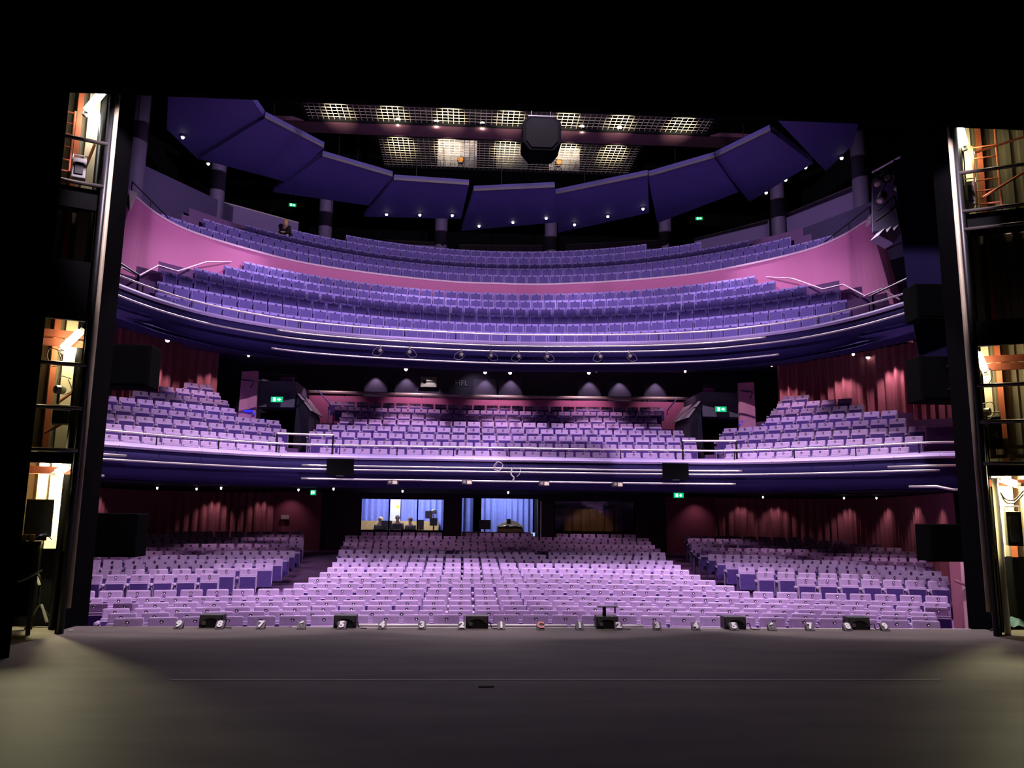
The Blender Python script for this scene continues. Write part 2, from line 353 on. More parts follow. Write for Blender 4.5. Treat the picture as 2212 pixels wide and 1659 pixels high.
poly('wall_upper_left', [(-13.9, 24.5, 9), (-10.9, 31.6, 9), (-10.9, 31.6, 14.0), (-13.9, 24.5, 13.6)], (-0.2, 0.1, 0), mat('dark_mauve', (0.07, 0.05, 0.13), 0.7))
poly('wall_upper_right', [(13.9, 24.5, 9), (11.4, 31.9, 9), (11.4, 31.9, 13.3), (13.9, 24.5, 12.9)], (0.2, 0.1, 0), mat('dark_mauve', (0.07, 0.05, 0.13), 0.7))
wallbox('floor_upper_walkway', -14, 14, 35.6, 40, 12.2, 12.4, BLACK)
# side wall at the right between the balcony ends and the proscenium
poly('wall_right_return', [atY(2074, 800, 15.6), atY(1994, 345, 15.6), atY(1930, 345, 15.9), atY(1962, 640, 15.9), atY(1990, 800, 15.9)], (0.15, 0.25, 0), mat('return_blue', (0.008, 0.006, 0.03), 0.8, 0, .15, 3, 0, .05))
a_, b_ = Vector((12.8, 21.0, 0)), atY(2094, 930, 15.4); b_.z = 0
struct(MB().slab([a_+Vector((0, 0, 2.6)), b_+Vector((0, 0, 2.6)), b_+Vector((0, 0, 5.4)), a_+Vector((0, 0, 7.0))], (.15, .1, 0)).build('wall_circle_return', REDW))
# ------------------------------------------------------------------ round columns
for i, (u, v, Y, zl) in enumerate(((290, 400, 27, 10.8), (467, 440, 31, 11.5), (703, 480, 34.6, 12.3), (953, 505, 36.5, 12.4), (1190, 510, 36.7, 12.4), (1437, 500, 36.0, 12.4), (1681, 470, 32, 11.5), (1859, 400, 28, 10.8))):
    p = atY(u, v, Y)
    o = MB().lathe((p.x, p.y, zl), [(0.30, 0), (0.30, 6.5)], 20).build('column', mat('column_mauve', (0.13, 0.1, 0.19), 0.7), smooth=False)
    for f in o.data.polygons: f.use_smooth = len(f.vertices) == 4
    struct(o)
# ================================================================== CANOPY, GRID
PAN = dict(a=[(363, 209), (544, 214), (571, 252), (429, 345), (360, 279)], b=[(573, 255), (700, 320), (618, 393), (429, 343)], c=[(697, 338), (848, 382), (796, 444), (590, 415)],
 d=[(851, 389), (1013, 400), (996, 473), (786, 468)], e=[(1023, 413), (1198, 405), (1207, 480), (997, 499)], f=[(1200, 420), (1399, 379), (1402, 460), (1206, 503)],
 g=[(1399, 382), (1543, 341), (1595, 415), (1420, 482)], h=[(1543, 341), (1663, 283), (1756, 353), (1619, 436)], i=[(1677, 257), (1856, 262), (1842, 314), (1784, 370)])
PLAB = dict(a='far left panel of the blue ceiling canopy above the pink wall', b='second blue canopy panel from the left', c='third blue canopy panel from the left with pale near edge',
 d='fourth blue canopy panel from the left with three lights', e='middle blue canopy panel above the rear seats', f='blue canopy panel just right of the middle one with three lights',
 g='third blue canopy panel from the right', h='second blue canopy panel from the right, above a column', i='far right panel of the blue ceiling canopy')
ZP = dict(a=14.35, b=14.2, c=14.1, d=14.05, e=14.0, f=14.05, g=14.1, h=14.2, i=14.35)
for k, pts in PAN.items():
    z = ZP[k]; P = [atZ(u, v, z) for u, v in pts]
    root = thing('canopy_panel', PLAB[k], 'ceiling panel', P[0], 'blue ceiling canopy panels')
    MB().slab(P, (0, 0, 0.22)).build('panel_board', CANOPY, root)
    a, b = P[0]+Vector((0, 0, -0.01)), P[1]+Vector((0, 0, -0.01))
    dn = Vector((0, -0.05, 0))
    MB().slab([a+dn, b+dn, b, a], (0, 0, 0.09)).build('edge_strip', mat('edge_strip_grey', (0.07, 0.06, 0.075), 0.5), root)
    for s_ in (0.3, 0.7):
        q = P[0].lerp(P[2 if len(P) == 4 else 3], s_)
        MB().tube([q+Vector((0, 0, .2)), (q.x, q.y, 19.99)], 0.012, 5).build('hanger', DARKM, root)
# wire grid, lit from below by unseen warm spots
GZ = 15.5
for gi, (x0, x1, y0, y1, cols, nm) in enumerate(((-7.05, 7.3, 25.45, 26.75, [-5.9, -4.0, -2.0, 0.1, 2.1, 4.0, 6.2], 'front'), (-4.75, 5.2, 27.75, 30.5, [-3.9, -2.1, 0.1, 2.4, 4.2], 'rear'))):
    g = thing('wire_grid', 'fine wire mesh grid over the %s lighting slot of the ceiling' % nm, 'wire grid', ((x0+x1)/2, y0, GZ))
    m = MB()
    nx = int((x1-x0)/0.19); ny = int((y1-y0)/0.2)
    for k in range(nx+1): m.box((x0+(x1-x0)*k/nx, (y0+y1)/2, GZ), (0.018, y1-y0, 0.012))
    for k in range(ny+1): m.box(((x0+x1)/2, y0+(y1-y0)*k/ny, GZ+0.012), (x1-x0, 0.018, 0.012))
    m.build('mesh_wires', mat('grid_wire', (0.42, 0.38, 0.3), 0.5, 0.2), g)
    fr = MB(); fr.box(((x0+x1)/2, y0, GZ), (x1-x0+.2, 0.1, 0.12)); fr.box(((x0+x1)/2, y1, GZ), (x1-x0+.2, 0.1, 0.12))
    fr.box((x0, (y0+y1)/2, GZ), (.1, y1-y0, .12)); fr.box((x1, (y0+y1)/2, GZ), (.1, y1-y0, .12))
    fr.build('frame', BLACK, g)
    for c in cols: spot((c, y0-1.1, GZ-1.3), (c, y0+0.7, GZ), 2600, WARM, 33, 1.0, 0.05)
for gi, (y0, y1) in enumerate(((22.5, 25.4), (26.8, 27.7), (30.55, 33))):
    wallbox('ceiling_grid_%d' % (gi+1), -9.5, 9.8, y0, y1, 15.45, 15.6, mat('maroon_ceiling', (0.05, 0.012, 0.03), 0.8) if gi == 1 else BLACK)
for i, (u, v) in enumerate(((860, 257), (943, 261), (1042, 265), (1257, 272), (1338, 274))):
    p = atY(u, v, 26.9)
    g = thing('worklight', '%s small white work light hanging below the ceiling grid, from the left' % ordw(i+1), 'work light', p, 'work lights below the ceiling grid')
    MB().lathe(p, [(0.05, 0.12), (0.09, 0.02), (0.1, 0)], 12).build('housing', DARKM, g)
    MB().lathe(p, [(0.02, -0.12), (0.075, -0.08), (0.085, -0.02), (0.06, 0.0)], 12).build('bulb', em('worklight_glow', (1.0, 0.92, 0.75), 14), g)
    MB().tube([p+Vector((0, 0, .1)), (p.x, p.y, 15.5)], 0.015, 5).build('stem', DARKM, g)
    point((p.x, p.y, p.z-0.25), 25, WARM, 0.05)
# ================================================================== SEATS
def seat_bits(kind):
    """name, mesh builder, material, bevel for each part of one seat, in seat coordinates (front is -y)"""
    if kind == 'upper':
        back = MB().box((0, 0.02, 0.575), (0.445, 0.05, 0.57), rx=R(-7))
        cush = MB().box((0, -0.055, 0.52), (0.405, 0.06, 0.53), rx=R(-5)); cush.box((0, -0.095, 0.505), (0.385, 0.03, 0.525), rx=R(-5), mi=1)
        fr = MB(); fr.box((-0.23, -0.03, 0.33), (0.018, 0.2, 0.66), mi=1); fr.box((-0.228, -0.05, 0.665), (0.026, 0.26, 0.03))
        kn = MB().lathe((0, -0.10, 0.775), [(0.0, 0), (0.03, 0.0), (0.022, 0.012), (0.0, 0.014)], 8, (0, -1, 0.1))
        return fr, back, cush, kn
    back = MB().box((0, 0.03, 0.60), (0.425, 0.08, 0.50), rx=R(-5))
    dz = 0.045 if kind == 'circle' else 0.02
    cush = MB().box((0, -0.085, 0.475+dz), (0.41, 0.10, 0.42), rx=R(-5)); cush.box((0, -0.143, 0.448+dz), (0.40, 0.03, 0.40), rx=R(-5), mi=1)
    fr = MB(); fr.box((-0.25, -0.04, 0.29), (0.03, 0.22, 0.58), mi=1); fr.box((-0.25, -0.11, 0.63), (0.05, 0.28, 0.05)); fr.box((-0.25, -0.04, 0.585), (0.03, 0.1, 0.08), mi=1)
    kn = MB().lathe((0, -0.052, 0.795), [(0.0, 0), (0.032, 0.0), (0.024, 0.012), (0.012, 0.014), (0.0, 0.014)], 10, (0, -1, 0.12))
    kn.lathe((0, -0.066, 0.785), [(0.013, 0.0), (0.013, 0.01), (0.006, 0.016)], 8, (0, -1, 0.12), mi=1)
    return fr, back, cush, kn
PROTO = {}
STUD = mat('stud_metal', (0.85, 0.82, 0.85), 0.3, 0.4, 0.05); BTN = mat('back_button_dark', (0.04, 0.022, 0.06), 0.6)
def proto(kind):
    if kind in PROTO: return PROTO[kind]
    fr, bk, cu, kn = seat_bits(kind); up = kind == 'upper'
    nm = {'stalls': 'stalls_seat', 'circle': 'circle_seat', 'upper': 'upper_circle_seat'}[kind]
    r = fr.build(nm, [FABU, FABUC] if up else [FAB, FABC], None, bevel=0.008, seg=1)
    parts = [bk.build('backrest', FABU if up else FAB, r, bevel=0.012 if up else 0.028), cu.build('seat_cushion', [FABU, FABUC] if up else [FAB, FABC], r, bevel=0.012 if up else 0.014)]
    kb = kn.build('back_button', [BTN, STUD], parts[0])
    for p in parts[1:2]: p['label'] = 'tipped-up seat cushion with a darker underside'
    PROTO[kind] = [r, parts, False]; PROTO[kind].append(kb); return PROTO[kind]
def put_seat(kind, x, y, z, rz, label, group, endpanel=False):
    P = proto(kind); r0, parts, used, _kb = P
    if not used: r = r0; P[2] = True
    else:
        r = r0.copy(); C.objects.link(r)
        for p in parts:
            c = p.copy(); C.objects.link(c); c.parent = r
            if p is parts[0]: q = P[3].copy(); C.objects.link(q); q.parent = c
    r.location = (x, y, z); r.rotation_euler = (0, 0, rz)
    cat = {'stalls': 'theatre seat', 'circle': 'theatre seat', 'upper': 'theatre seat'}[kind]
    tag(r, label, cat, group); return r
STUFF = {'stalls': MB(), 'circle': MB(), 'upper': MB()}
def stuff_seat(kind, x, y, z, rz):
    m = STUFF[kind]; fr, bk, cu, kn = seat_bits(kind)
    rot = Matrix.Rotation(rz, 3, 'Z'); o = Vector((x, y, z))
    for b, mi in ((fr, None), (bk, 0), (cu, None), (kn, 2)):
        q = len(m.m); m.add([o + rot @ Vector(v) for v in b.v], b.f, mi or 0)
        if mi is None: m.m[q:] = b.m
def arc_row(yc, r, x0, x1, pitch, phase=0.0):
    a0, a1 = math.asin(x0/r), math.asin(x1/r); n = max(1, int(round(r*(a1-a0)/pitch)))
    return [(r*math.sin(a), yc-r+r*math.cos(a), -a) for a in [a0+(a1-a0)*(i+0.5)/n for i in range(n)]]
# stalls, centre rows counted from the stage
cx_half = [6.6, 7.0, 7.4, 8.05, 8.45, 8.95, 4.98, 4.84, 4.74, 4.71, 4.73, 4.75, 4.80, 5.0, 5.1, 5.15, 5.25, 5.4]
NS = 0
for k, xe in enumerate(cx_half):
    yc, z = RY[k], RZ[k]-0.855
    row = arc_row(yc, RS, -xe, xe, 0.5)
    for i, (x, y, rz) in enumerate(row):
        zz = z
        if k < 10:
            side = 'in the %s stalls row from the stage' % ordw(k+1)
            put_seat('stalls', x, y, zz, rz, 'lilac tip-up seat, %s from the left %s' % (ordw(i+1), side), 'lilac seats of the stalls'); NS += 1
        else: stuff_seat('stalls', x, y, zz, rz)
for x0, x1 in ((-5.0, -2.0), (-1.2, 1.4), (2.2, 5.2)):
    for x, y, rz in arc_row(RY[18], RS, x0, x1, 0.5): stuff_seat('stalls', x, y, RZ[18]-0.855, rz)
LIN = [6.9, 6.27, 6.12, 6.08, 6.1, 6.12, 6.15, 6.25, 6.4, 6.6, 6.75, 6.9]
LOUT = [10.3, 10.8, 11.1, 11.4, 11.8, 12.1, 12.5, 12.7, 12.75, 12.6, 12.0, 11.4]
for sgn, nm in ((-1, 'left'), (1, 'right')):
    for k in range(12):
        yc = 20.25+0.9*k; z = stalls_top(yc)-0.855
        a = (LIN[k], LOUT[k]) if sgn > 0 else (-LOUT[k], -LIN[k])
        for i, (x, y, rz) in enumerate(arc_row(yc, RS, a[0], a[1], 0.5)):
            if k < 2:
                put_seat('stalls', x, y, z, rz, 'lilac tip-up seat, %s from the left in the %s row of the %s side block' % (ordw(i+1), ordw(k+1), nm), 'lilac seats of the stalls'); NS += 1
            else: stuff_seat('stalls', x, y, z, rz)
# circle
C_half = [5.4, 5.85, 6.1, 6.08, 5.5, 5.6, 6.0, 6.35]
for k, xe in enumerate(C_half):
    yc = 23.25+1.0*k; z = 3.57+0.325*k-0.855
    for i, (x, y, rz) in enumerate(arc_row(yc, 48.0, -xe, xe, 0.485)):
        if k < 6: put_seat('circle', x, y, z, rz, 'purple tip-up seat, %s from the left in the %s centre row of the circle' % (ordw(i+1), ordw(k+1)), 'purple seats of the circle')
        else: stuff_seat('circle', x, y, z, rz)
T_in = [-10.1, -10.4, -10.93, -11.08, -9.97, -10.08, -10.12, -10.2]; T_out = [-5.1, -4.85, -5.2, -5.78, -6.15, -7.0, -7.8, -9.25]
ang = math.atan2(-ST[1], ST[0])
for sgn, nm in ((-1, 'left'), (1, 'right')):
    for k in range(8):
        nn = 21.1+0.755*k; z = 3.54+0.33*k-0.855; L = T_out[k]-T_in[k]; cnt = max(2, int(round(L/0.485)))
        for i in range(cnt):
            x, y, _ = sidept(sgn, T_in[k]+0.49*(i+0.5), nn, 0)
            put_seat('circle', x, y, z, -sgn*ang*0.95, 'purple tip-up seat, %s from the gangway in the %s row of the circle %s block' % (ordw(i+1), ordw(k+1), nm), 'purple seats of the circle')
# upper circle
for k, (yc, z, xe) in enumerate(URows):
    for i, (x, y, rz) in enumerate(arc_row(yc, UR, -xe, xe, 0.478)):
        put_seat('upper', x, y, z-0.86, rz, 'blue-violet folded seat, %s from the left in the %s row below the pink wall' % (ordw(i+1), ordw(k+1)), 'blue-violet seats of the upper circle')
for k, (yc, z, xe) in enumerate(VRows):
    for i, (x, y, rz) in enumerate(arc_row(yc, UR, -xe, xe, 0.478)):
        if k < 1: put_seat('upper', x, y, z-0.86, rz, 'blue-violet folded seat, %s from the left in the row directly above the pink wall' % ordw(i+1), 'blue-violet seats of the upper circle')
        else: stuff_seat('upper', x, y, z-0.86, rz)
for kind, nm, lab in (('stalls', 'stalls_seating', 'remaining lilac stalls seats further from the stage, behind the near rows'), ('circle', 'circle_seating', 'two rearmost centre rows of purple circle seats below the pink half wall'), ('upper', 'upper_circle_seating', 'rearmost rows of blue-violet seats high up below the black back wall')):
    up = kind == 'upper'
    o = STUFF[kind].build(nm, [FABU, FABUC, BTN] if up else [FAB, FABC, BTN])
    tag(o, lab, 'theatre seats', None, 'stuff')
# ================================================================== RAILS AND LIGHTING BARS
def offpath(path, d, i0, i1): return off(path, d)[i0:i1]
def span(path, x0, x1): return [p for p in path if x0 <= p[0] <= x1]
def bar(name, label, cat, path, z, r, m=RAILM, group=None, parent=None, brackets=None):
    o = MB().tube([(x, y, z) for x, y in path], r, 8).build(name, m, parent, smooth=True)
    if parent is None: tag(o, label, cat, group)
    return o
# circle handrail
hp = off(CFP, -(-0.15)) 
hr = thing('handrail', 'pale metal handrail along the front edge of the circle with two raised gates', 'handrail', (0, 21.9, 3.35))
hpath = off(CFP, 0.16); hpath = [p for p in hpath if abs(p[0]) < 11.2]
bar('rail', None, None, hpath, 3.56, 0.026, parent=hr)
pst = 0
for k in range(-8, 9):
    (x, y), T = along(CFP, plen/2+k*1.55); x -= T[1]*0.16; y += T[0]*0.16
    MB().tube([(x, y, 3.3), (x, y, 3.56)], 0.016, 6).build('post', DARKM, hr)
for sgn in (-1, 1):
    xa, xb = sgn*4.85, sgn*6.3
    ya = 22.0; yb = 21.75
    MB().tube([(xa, ya, 3.83), (xb, yb, 3.83)], 0.028, 8).build('raised_rail', RAILM, hr)
    for X, Y_ in ((xa, ya), (xb, yb)): MB().tube([(X, Y_, 3.3), (X, Y_, 3.83)], 0.03, 6).build('gate_post', DARKM, hr)
for nm, zz, x0, x1, lab in (('lighting_bar', 2.98, -5.65, 6.4, 'upper straight steel lighting bar across the circle front'), ('lighting_bar', 2.88, -9.9, 9.9, 'long steel lighting bar following the whole circle front'), ('lighting_bar', 2.62, -5.75, 6.15, 'lowest steel lighting bar on the circle front with four projectors')):
    d = -0.16 if zz != 2.62 else -0.3
    bar(nm, lab, 'lighting bar', [p for p in off(CFP, d) if x0 <= p[0] <= x1], zz, 0.026, STEEL, 'lighting bars of the circle front')
# short bent bar ends at the sides of the circle front
for sgn, nm in ((-1, 'left'), (1, 'right')):
    o = MB().tube([(sgn*9.3, 18.45, 2.5), (sgn*9.7, 18.0, 2.5), (sgn*9.95, 17.75, 2.42), (sgn*10.3, 17.7, 2.42)], 0.03, 8).build('lighting_bar', STEEL, smooth=True)
    tag(o, 'short cranked steel bar at the %s end of the circle front, lower' % nm, 'lighting bar', 'lighting bars of the circle front')
    o = MB().tube([(sgn*9.0, 18.8, 2.98), (sgn*9.6, 18.1, 2.98), (sgn*10.3, 17.8, 2.98)], 0.03, 8).build('lighting_bar', STEEL, smooth=True)
    tag(o, 'short cranked steel bar at the %s end of the circle front, upper' % nm, 'lighting bar', 'lighting bars of the circle front')
# upper circle rail and bars
hr = thing('handrail', 'pale metal handrail along the front edge of the upper circle', 'handrail', (0, 24.7, 7.2))
bar('rail', None, None, [p for p in off(UFP, 0.12) if abs(p[0]) < 9.97 and p[1] > 18], 7.42, 0.028, parent=hr)
ul = sum(math.dist(a, b) for a, b in zip(UFP, UFP[1:]))
for k in range(-8, 9):
    (x, y), T = along(UFP, ul/2+k*1.6); x -= T[1]*0.12; y += T[0]*0.12
    MB().tube([(x, y, 7.15), (x, y, 7.42)], 0.016, 6).build('post', DARKM, hr)
for zz, x0, x1, d, lab in ((6.98, -6.9, 7.6, -0.2, 'upper steel lighting bar along the upper circle front'), (6.80, -9.9, 9.9, -0.2, 'long steel lighting bar with eight lanterns along the upper circle front'), (6.40, -7.0, 7.9, -0.3, 'lowest steel lighting bar below the upper circle front')):
    bar('lighting_bar', lab, 'lighting bar', [p for p in off(UFP, d) if x0 <= p[0] <= x1 and p[1] > 18], zz, 0.03, STEEL, 'lighting bars of the upper circle front')
# ================================================================== LANTERNS, SCREENS
def front_y(path, d, x):
    q = off(path, d)
    for a, b in zip(q, q[1:]):
        if a[0] <= x <= b[0]: return a[1]+(b[1]-a[1])*(x-a[0])/(b[0]-a[0]+1e-9)
    return q[-1][1]
for i, u in enumerate((822, 885, 997, 1060, 1120, 1181, 1295, 1359)):
    v = (750, 751, 754, 757, 757, 757, 761, 763)[i]
    p0 = atY(u, v, 24.4); Y = front_y(UFP, -0.2, p0.x)-0.02; p = atY(u, v, Y); p.z = 6.80
    g = thing('stage_lantern', 'small black lantern clamped to the upper circle bar, %s from the left' % ordw(i+1), 'stage light', p, 'lanterns on the upper circle bar')
    MB().lathe((p.x, p.y-0.02, p.z-0.14), [(0.04, 0.14), (0.065, 0.09), (0.065, -0.1), (0.075, -0.12)], 12, (0.12*(i % 3-1), 1, 0.35)).build('housing', mat('lantern_grey', (0.08, 0.07, 0.08), 0.35, 0.6), g)
    MB().lathe((p.x+0.01, p.y-0.135, p.z-0.17), [(0.055, 0), (0.045, 0.015), (0.0, 0.02)], 12, (0, -1, -0.3)).build('lens', mat('lens_glass', (0.35, 0.33, 0.3), 0.1, 0.3), g)
    MB().tube([(p.x, p.y, p.z+.03), (p.x, p.y, p.z-.06)], 0.03, 6).build('clamp', STEEL, g)
    s_ = 1 if i % 2 else -1
    MB().tube([tuple(q) for q in catmull([(p.x, p.y-.05, p.z-.05), (p.x+s_*.15, p.y-.1, p.z-.12), (p.x+s_*.22, p.y-.1, p.z-.28), (p.x+s_*.05, p.y-.1, p.z-.33), (p.x-s_*.1, p.y-.08, p.z-.2)], 5)], 0.005, 5).build('cable', mat('dull_cable', (0.2, 0.19, 0.18), 0.6), g)
for i, (u, v) in enumerate(((849, 1042), (1009, 1042), (1175, 1045), (1333, 1047))):
    p = atY(u, v, 21.5)
    g = thing('projector', 'small boxy projector hung under the circle front bar, %s from the left' % ordw(i+1), 'projector', p, 'projectors under the circle front')
    MB().box(p, (0.28, 0.26, 0.13)).build('body', mat('projector_dark', (0.05, 0.045, 0.04), 0.5), g, bevel=0.01)
    MB().box(p+Vector((0.06, -0.135, 0.0)), (0.12, 0.012, 0.09)).build('front_plate', mat('cream_lens', (0.75, 0.68, 0.5), 0.4), g)
    MB().lathe(p+Vector((-0.07, -0.13, 0.0)), [(0.045, 0), (0.045, 0.03), (0.03, 0.035)], 10, (0, -1, 0)).build('lens', mat('lens_glass', (0.35, 0.33, 0.3), 0.1), g)
    MB().tube([p+Vector((0, 0, 0.06)), (p.x, p.y, 2.63)], 0.02, 6).build('bracket', STEEL, g)
for i, u in enumerate((735, 1459)):
    v = (1009, 1018)[i]; p = atY(u, v, 21.55)
    g = thing('monitor', 'black flat screen hung on the circle front under the %s raised gate' % ('left', 'right')[i], 'television', p, 'screens on the circle front')
    MB().box(p, (0.72, 0.07, 0.44)).build('screen', mat('screen_black', (0.002, 0.002, 0.0025), 0.3, 0, .2, 3, 0, .15), g, bevel=0.01)
    MB().box(p+Vector((0, -0.02, -0.235)), (0.2, 0.05, 0.03)).build('stand_foot', PLASTIC, g)
    MB().box(p+Vector((0, 0.11, 0.02)), (0.2, 0.16, 0.1)).build('wall_bracket', DARKM, g)
# loose cable clamp bits at the centre of the circle front
p = atY(1075, 1008, 21.7); g = thing('cable_cluster', 'tangle of cables and clamps at the middle of the circle front', 'cable', p)
MB().tube([tuple(q) for q in catmull([(p.x-.12, p.y, p.z), (p.x, p.y-.05, p.z+.12), (p.x+.14, p.y, p.z+.05), (p.x+.05, p.y-.04, p.z-.1), (p.x-.1, p.y, p.z-.06), (p.x-.02, p.y-.04, p.z+.08)], 6)], 0.012, 5).build('coil', mat('pale_cable', (0.5, 0.48, 0.45), 0.6), g)
MB().tube([tuple(q) for q in catmull([(p.x+.4, p.y-.1, p.z-.02), (p.x+.36, p.y-.12, p.z-.2), (p.x+.44, p.y-.1, p.z-.3), (p.x+.41, p.y-.1, p.z-.38)], 5)], 0.02, 5).build('clamp', mat('pale_cable', (0.5, 0.48, 0.45), 0.6), g)
MB().tube([tuple(q) for q in catmull([(p.x+.62, p.y-.05, p.z-.01), (p.x+.6, p.y-.1, p.z-.18), (p.x+.52, p.y-.1, p.z-.27)], 5)], 0.008, 5).build('loose_lead', mat('pale_cable', (0.5, 0.48, 0.45), 0.6), g)
# ================================================================== EXIT SIGNS
EG = em('exit_green', (0.0, 0.42, 0.16), 1.3); EW = em('exit_white', (0.75, 1.0, 0.85), 2.2)
def exit_sign(u, v, Y, wdt, label, rz=0.0, hang=0.3):
    p = atY(u, v, Y); h = wdt*0.46; g = thing('exit_sign', label, 'exit sign', p, 'green exit signs')
    rot = Matrix.Rotation(rz, 3, 'Z')
    def bx(nm, c, d, m): 
        mb = MB(); mb.box(p + rot @ Vector(c), d, rz=rz); return mb.build(nm, m, g)
    bx('casing', (0, 0.03, 0), (wdt+0.03, 0.06, h+0.03), mat('exit_case', (0.05, 0.12, 0.07), 0.5)); bx('lit_panel', (0, -0.005, 0), (wdt, 0.02, h), EG)
    bx('doorway_symbol', (-wdt*0.2, -0.02, 0), (wdt*0.22, 0.012, h*0.7), EW)
    a = MB(); q = p + rot @ Vector((wdt*0.2, -0.02, 0)); s_ = h*0.36
    pts = [(-s_*.35, s_*.9), (s_*.35, s_*.9), (s_*.35, 0.05*s_), (s_*.9, 0.05*s_), (0, -s_), (-s_*.9, 0.05*s_), (-s_*.35, 0.05*s_)]
    if Y > 24: pts = [(y_, x_) for x_, y_ in pts] ; pts = [(-a_, b_) for a_, b_ in pts]
    a.slab([q + rot @ Vector((x_, 0, z_)) for x_, z_ in pts], rot @ Vector((0, 0.012, 0))); a.build('arrow_symbol', EW, g)
    if hang:
        for d in (-0.3, 0.3): MB().tube([p+rot @ Vector((d*wdt, 0.03, h/2)), p+rot @ Vector((d*wdt, 0.03, h/2+hang))], 0.008, 5).build('hanger', DARKM, g)
    point(p + rot @ Vector((0, -0.2, -0.05)), 0.35, (0.1, 1.0, 0.5), 0.05)
exit_sign(598, 863, 25.3, 0.36, 'lit green exit sign on the dark stair box at the left of the circle', 0.0, 0)
exit_sign(1557, 884, 25.3, 0.36, 'lit green exit sign on the grey stair box at the right of the circle', 0.0, 0)
exit_sign(677, 1064, 24.0, 0.30, 'angled lit green exit sign hanging under the circle at the left of the stalls', -0.9, 0.08)
exit_sign(1466, 1070, 24.0, 0.30, 'lit green exit sign hanging under the circle at the right of the stalls', 0.0, 0.08)
exit_sign(632, 443, 33.5, 0.3, 'lit green exit sign in the dark above the person in the upper circle', 0.2, 5.0)
exit_sign(1510, 472, 33.5, 0.3, 'lit green exit sign in the dark at the right of the upper circle', -0.2, 5.0)
# ================================================================== DOWNLIGHTS
DL = em('downlight_glow', (1.0, 0.9, 0.8), 9)
def downlight(p, label, group, r=0.075, light=None, col=(1, .9, .8), ang=70):
    g = thing('downlight', label, 'downlight', p, group)
    MB().lathe((p.x, p.y, p.z-0.02), [(r*1.35, 0.03), (r*1.35, 0.005), (r, 0.0)], 12).build('rim', mat('rim_grey', (0.2, 0.18, 0.2), 0.5), g)
    MB().lathe((p.x, p.y, p.z-0.07), [(r*0.5, -0.01), (r*0.85, 0.02), (r*0.9, 0.055)], 12).build('lens', DL, g)
    if light: spot((p.x, p.y, p.z-0.1), light[1], light[0], col, ang, 0.35, 0.03)
for i, (u, v) in enumerate(((395, 295), (450, 352), (835, 462), (907, 463), (977, 464), (1035, 487), (1108, 479), (1180, 470), (1241, 484), (1313, 466), (1389, 450), (1655, 415), (1697, 387), (1740, 360), (1818, 340))):
    p = atZ(u, v, 14.3 if (i < 2 or i > 10) else 14.02)
    downlight(p, 'small lit downlight at the lower edge of the blue canopy, %s from the left' % ordw(i+1), 'canopy downlights', 0.06)
UD = ((362, 733, 24.0, 1), (537, 766, 27, 0), (877, 796, 28.5, 1), (919, 790, 27.5, 0), (1048, 803, 30.3, 1), (1102, 804, 30.3, 1), (1104, 795, 27.5, 0), (1272, 804, 30.3, 1), (1288, 799, 28.2, 0), (1480, 800, 28, 0), (1667, 787, 27.5, 0), (1843, 763, 24.5, 0), (1875, 770, 25, 1), (1988, 735, 22, 0))
for i, (u, v, Y, b) in enumerate(UD):
    p = atY(u, v, Y)
    downlight(p, 'lit downlight in the soffit under the upper circle, %s from the left' % ordw(i+1), 'downlights under the upper circle', 0.068 if b else 0.045)
CD = ((340, 1051, 20.5), (425, 1053, 21.5), (478, 1051, 21.5), (645, 1055, 23), (721, 1049, 22.5), (870, 1052, 24), (1098, 1052, 24), (1648, 1071, 23.5), (1823, 1073, 22), (1893, 1073, 21))
for i, (u, v, Y) in enumerate(CD):
    p = atZ(u, v, 2.43)
    if p.y < Y: p = atY(u, v, Y); p.z = 2.43
    downlight(p, 'lit downlight in the soffit under the circle, %s from the left' % ordw(i+1), 'downlights under the circle', 0.028)
# ================================================================== CURTAINS
def curtain(label, pts, z0, z1, seed=1, amp=0.07, m=CURT, fold=0.3, name='curtain', parent=None):
    rnd = random.Random(seed); path = catmull([(x, y) for x, y in pts], 12)
    L = [0]
    for a, b in zip(path, path[1:]): L.append(L[-1]+(b-a).length)
    N = int(L[-1]/0.035); rows = [[], [], [], []]
    ph = [rnd.uniform(0, 6.28) for _ in range(4)]
    for i in range(N+1):
        s = L[-1]*i/N
        k = max(j for j in range(len(L)) if L[j] <= s+1e-9); k = min(k, len(path)-2)
        t = (s-L[k])/max(1e-9, L[k+1]-L[k]); p = path[k].lerp(path[k+1], t); d = (path[k+1]-path[k]).normalized(); nn = Vector((-d.y, d.x))
        am = amp*(0.45+0.55*abs(math.sin(s*0.55+ph[1])))
        w_ = am*math.sin(2*PI*s/fold+ph[0]+1.5*math.sin(s*1.3+ph[2]))+0.35*am*math.sin(2*PI*s/(fold*0.47)+ph[3])
        for r_, (z, k2) in enumerate(((z0, 1.1), (z0+(z1-z0)*0.4, 1.0), (z0+(z1-z0)*0.8, 0.9), (z1, 0.7))):
            q = p+nn*w_*k2; rows[r_].append((q.x, q.y, z))
    mb = MB().grid(rows); o = mb.build(name, m, parent, smooth=True)
    if parent is None: tag(o, label, 'curtain', 'dark red wall curtains')
    return o
curtain('red pleated curtain along the left wall of the circle beside the hung speaker', [(-9.75, 27.4), (-11.1, 26.6), (-12.2, 24.6), (-13.3, 22.2), (-13.8, 20)], 3.6, 7.35, 3, 0.1)
curtain('red pleated curtain along the right wall of the circle with a gathered end', [(9.9, 27.6), (11.1, 26.6), (12.2, 24.6), (13.1, 22.6), (13.5, 21)], 3.6, 7.2, 5, 0.1)
curtain('dark red curtain along the left rear wall of the stalls', [(-8.5, 31.3), (-11.2, 31.1), (-12.9, 30), (-13.2, 27.5), (-12.6, 24), (-11.6, 20.5)], 0.0, 2.46, 7, 0.08)
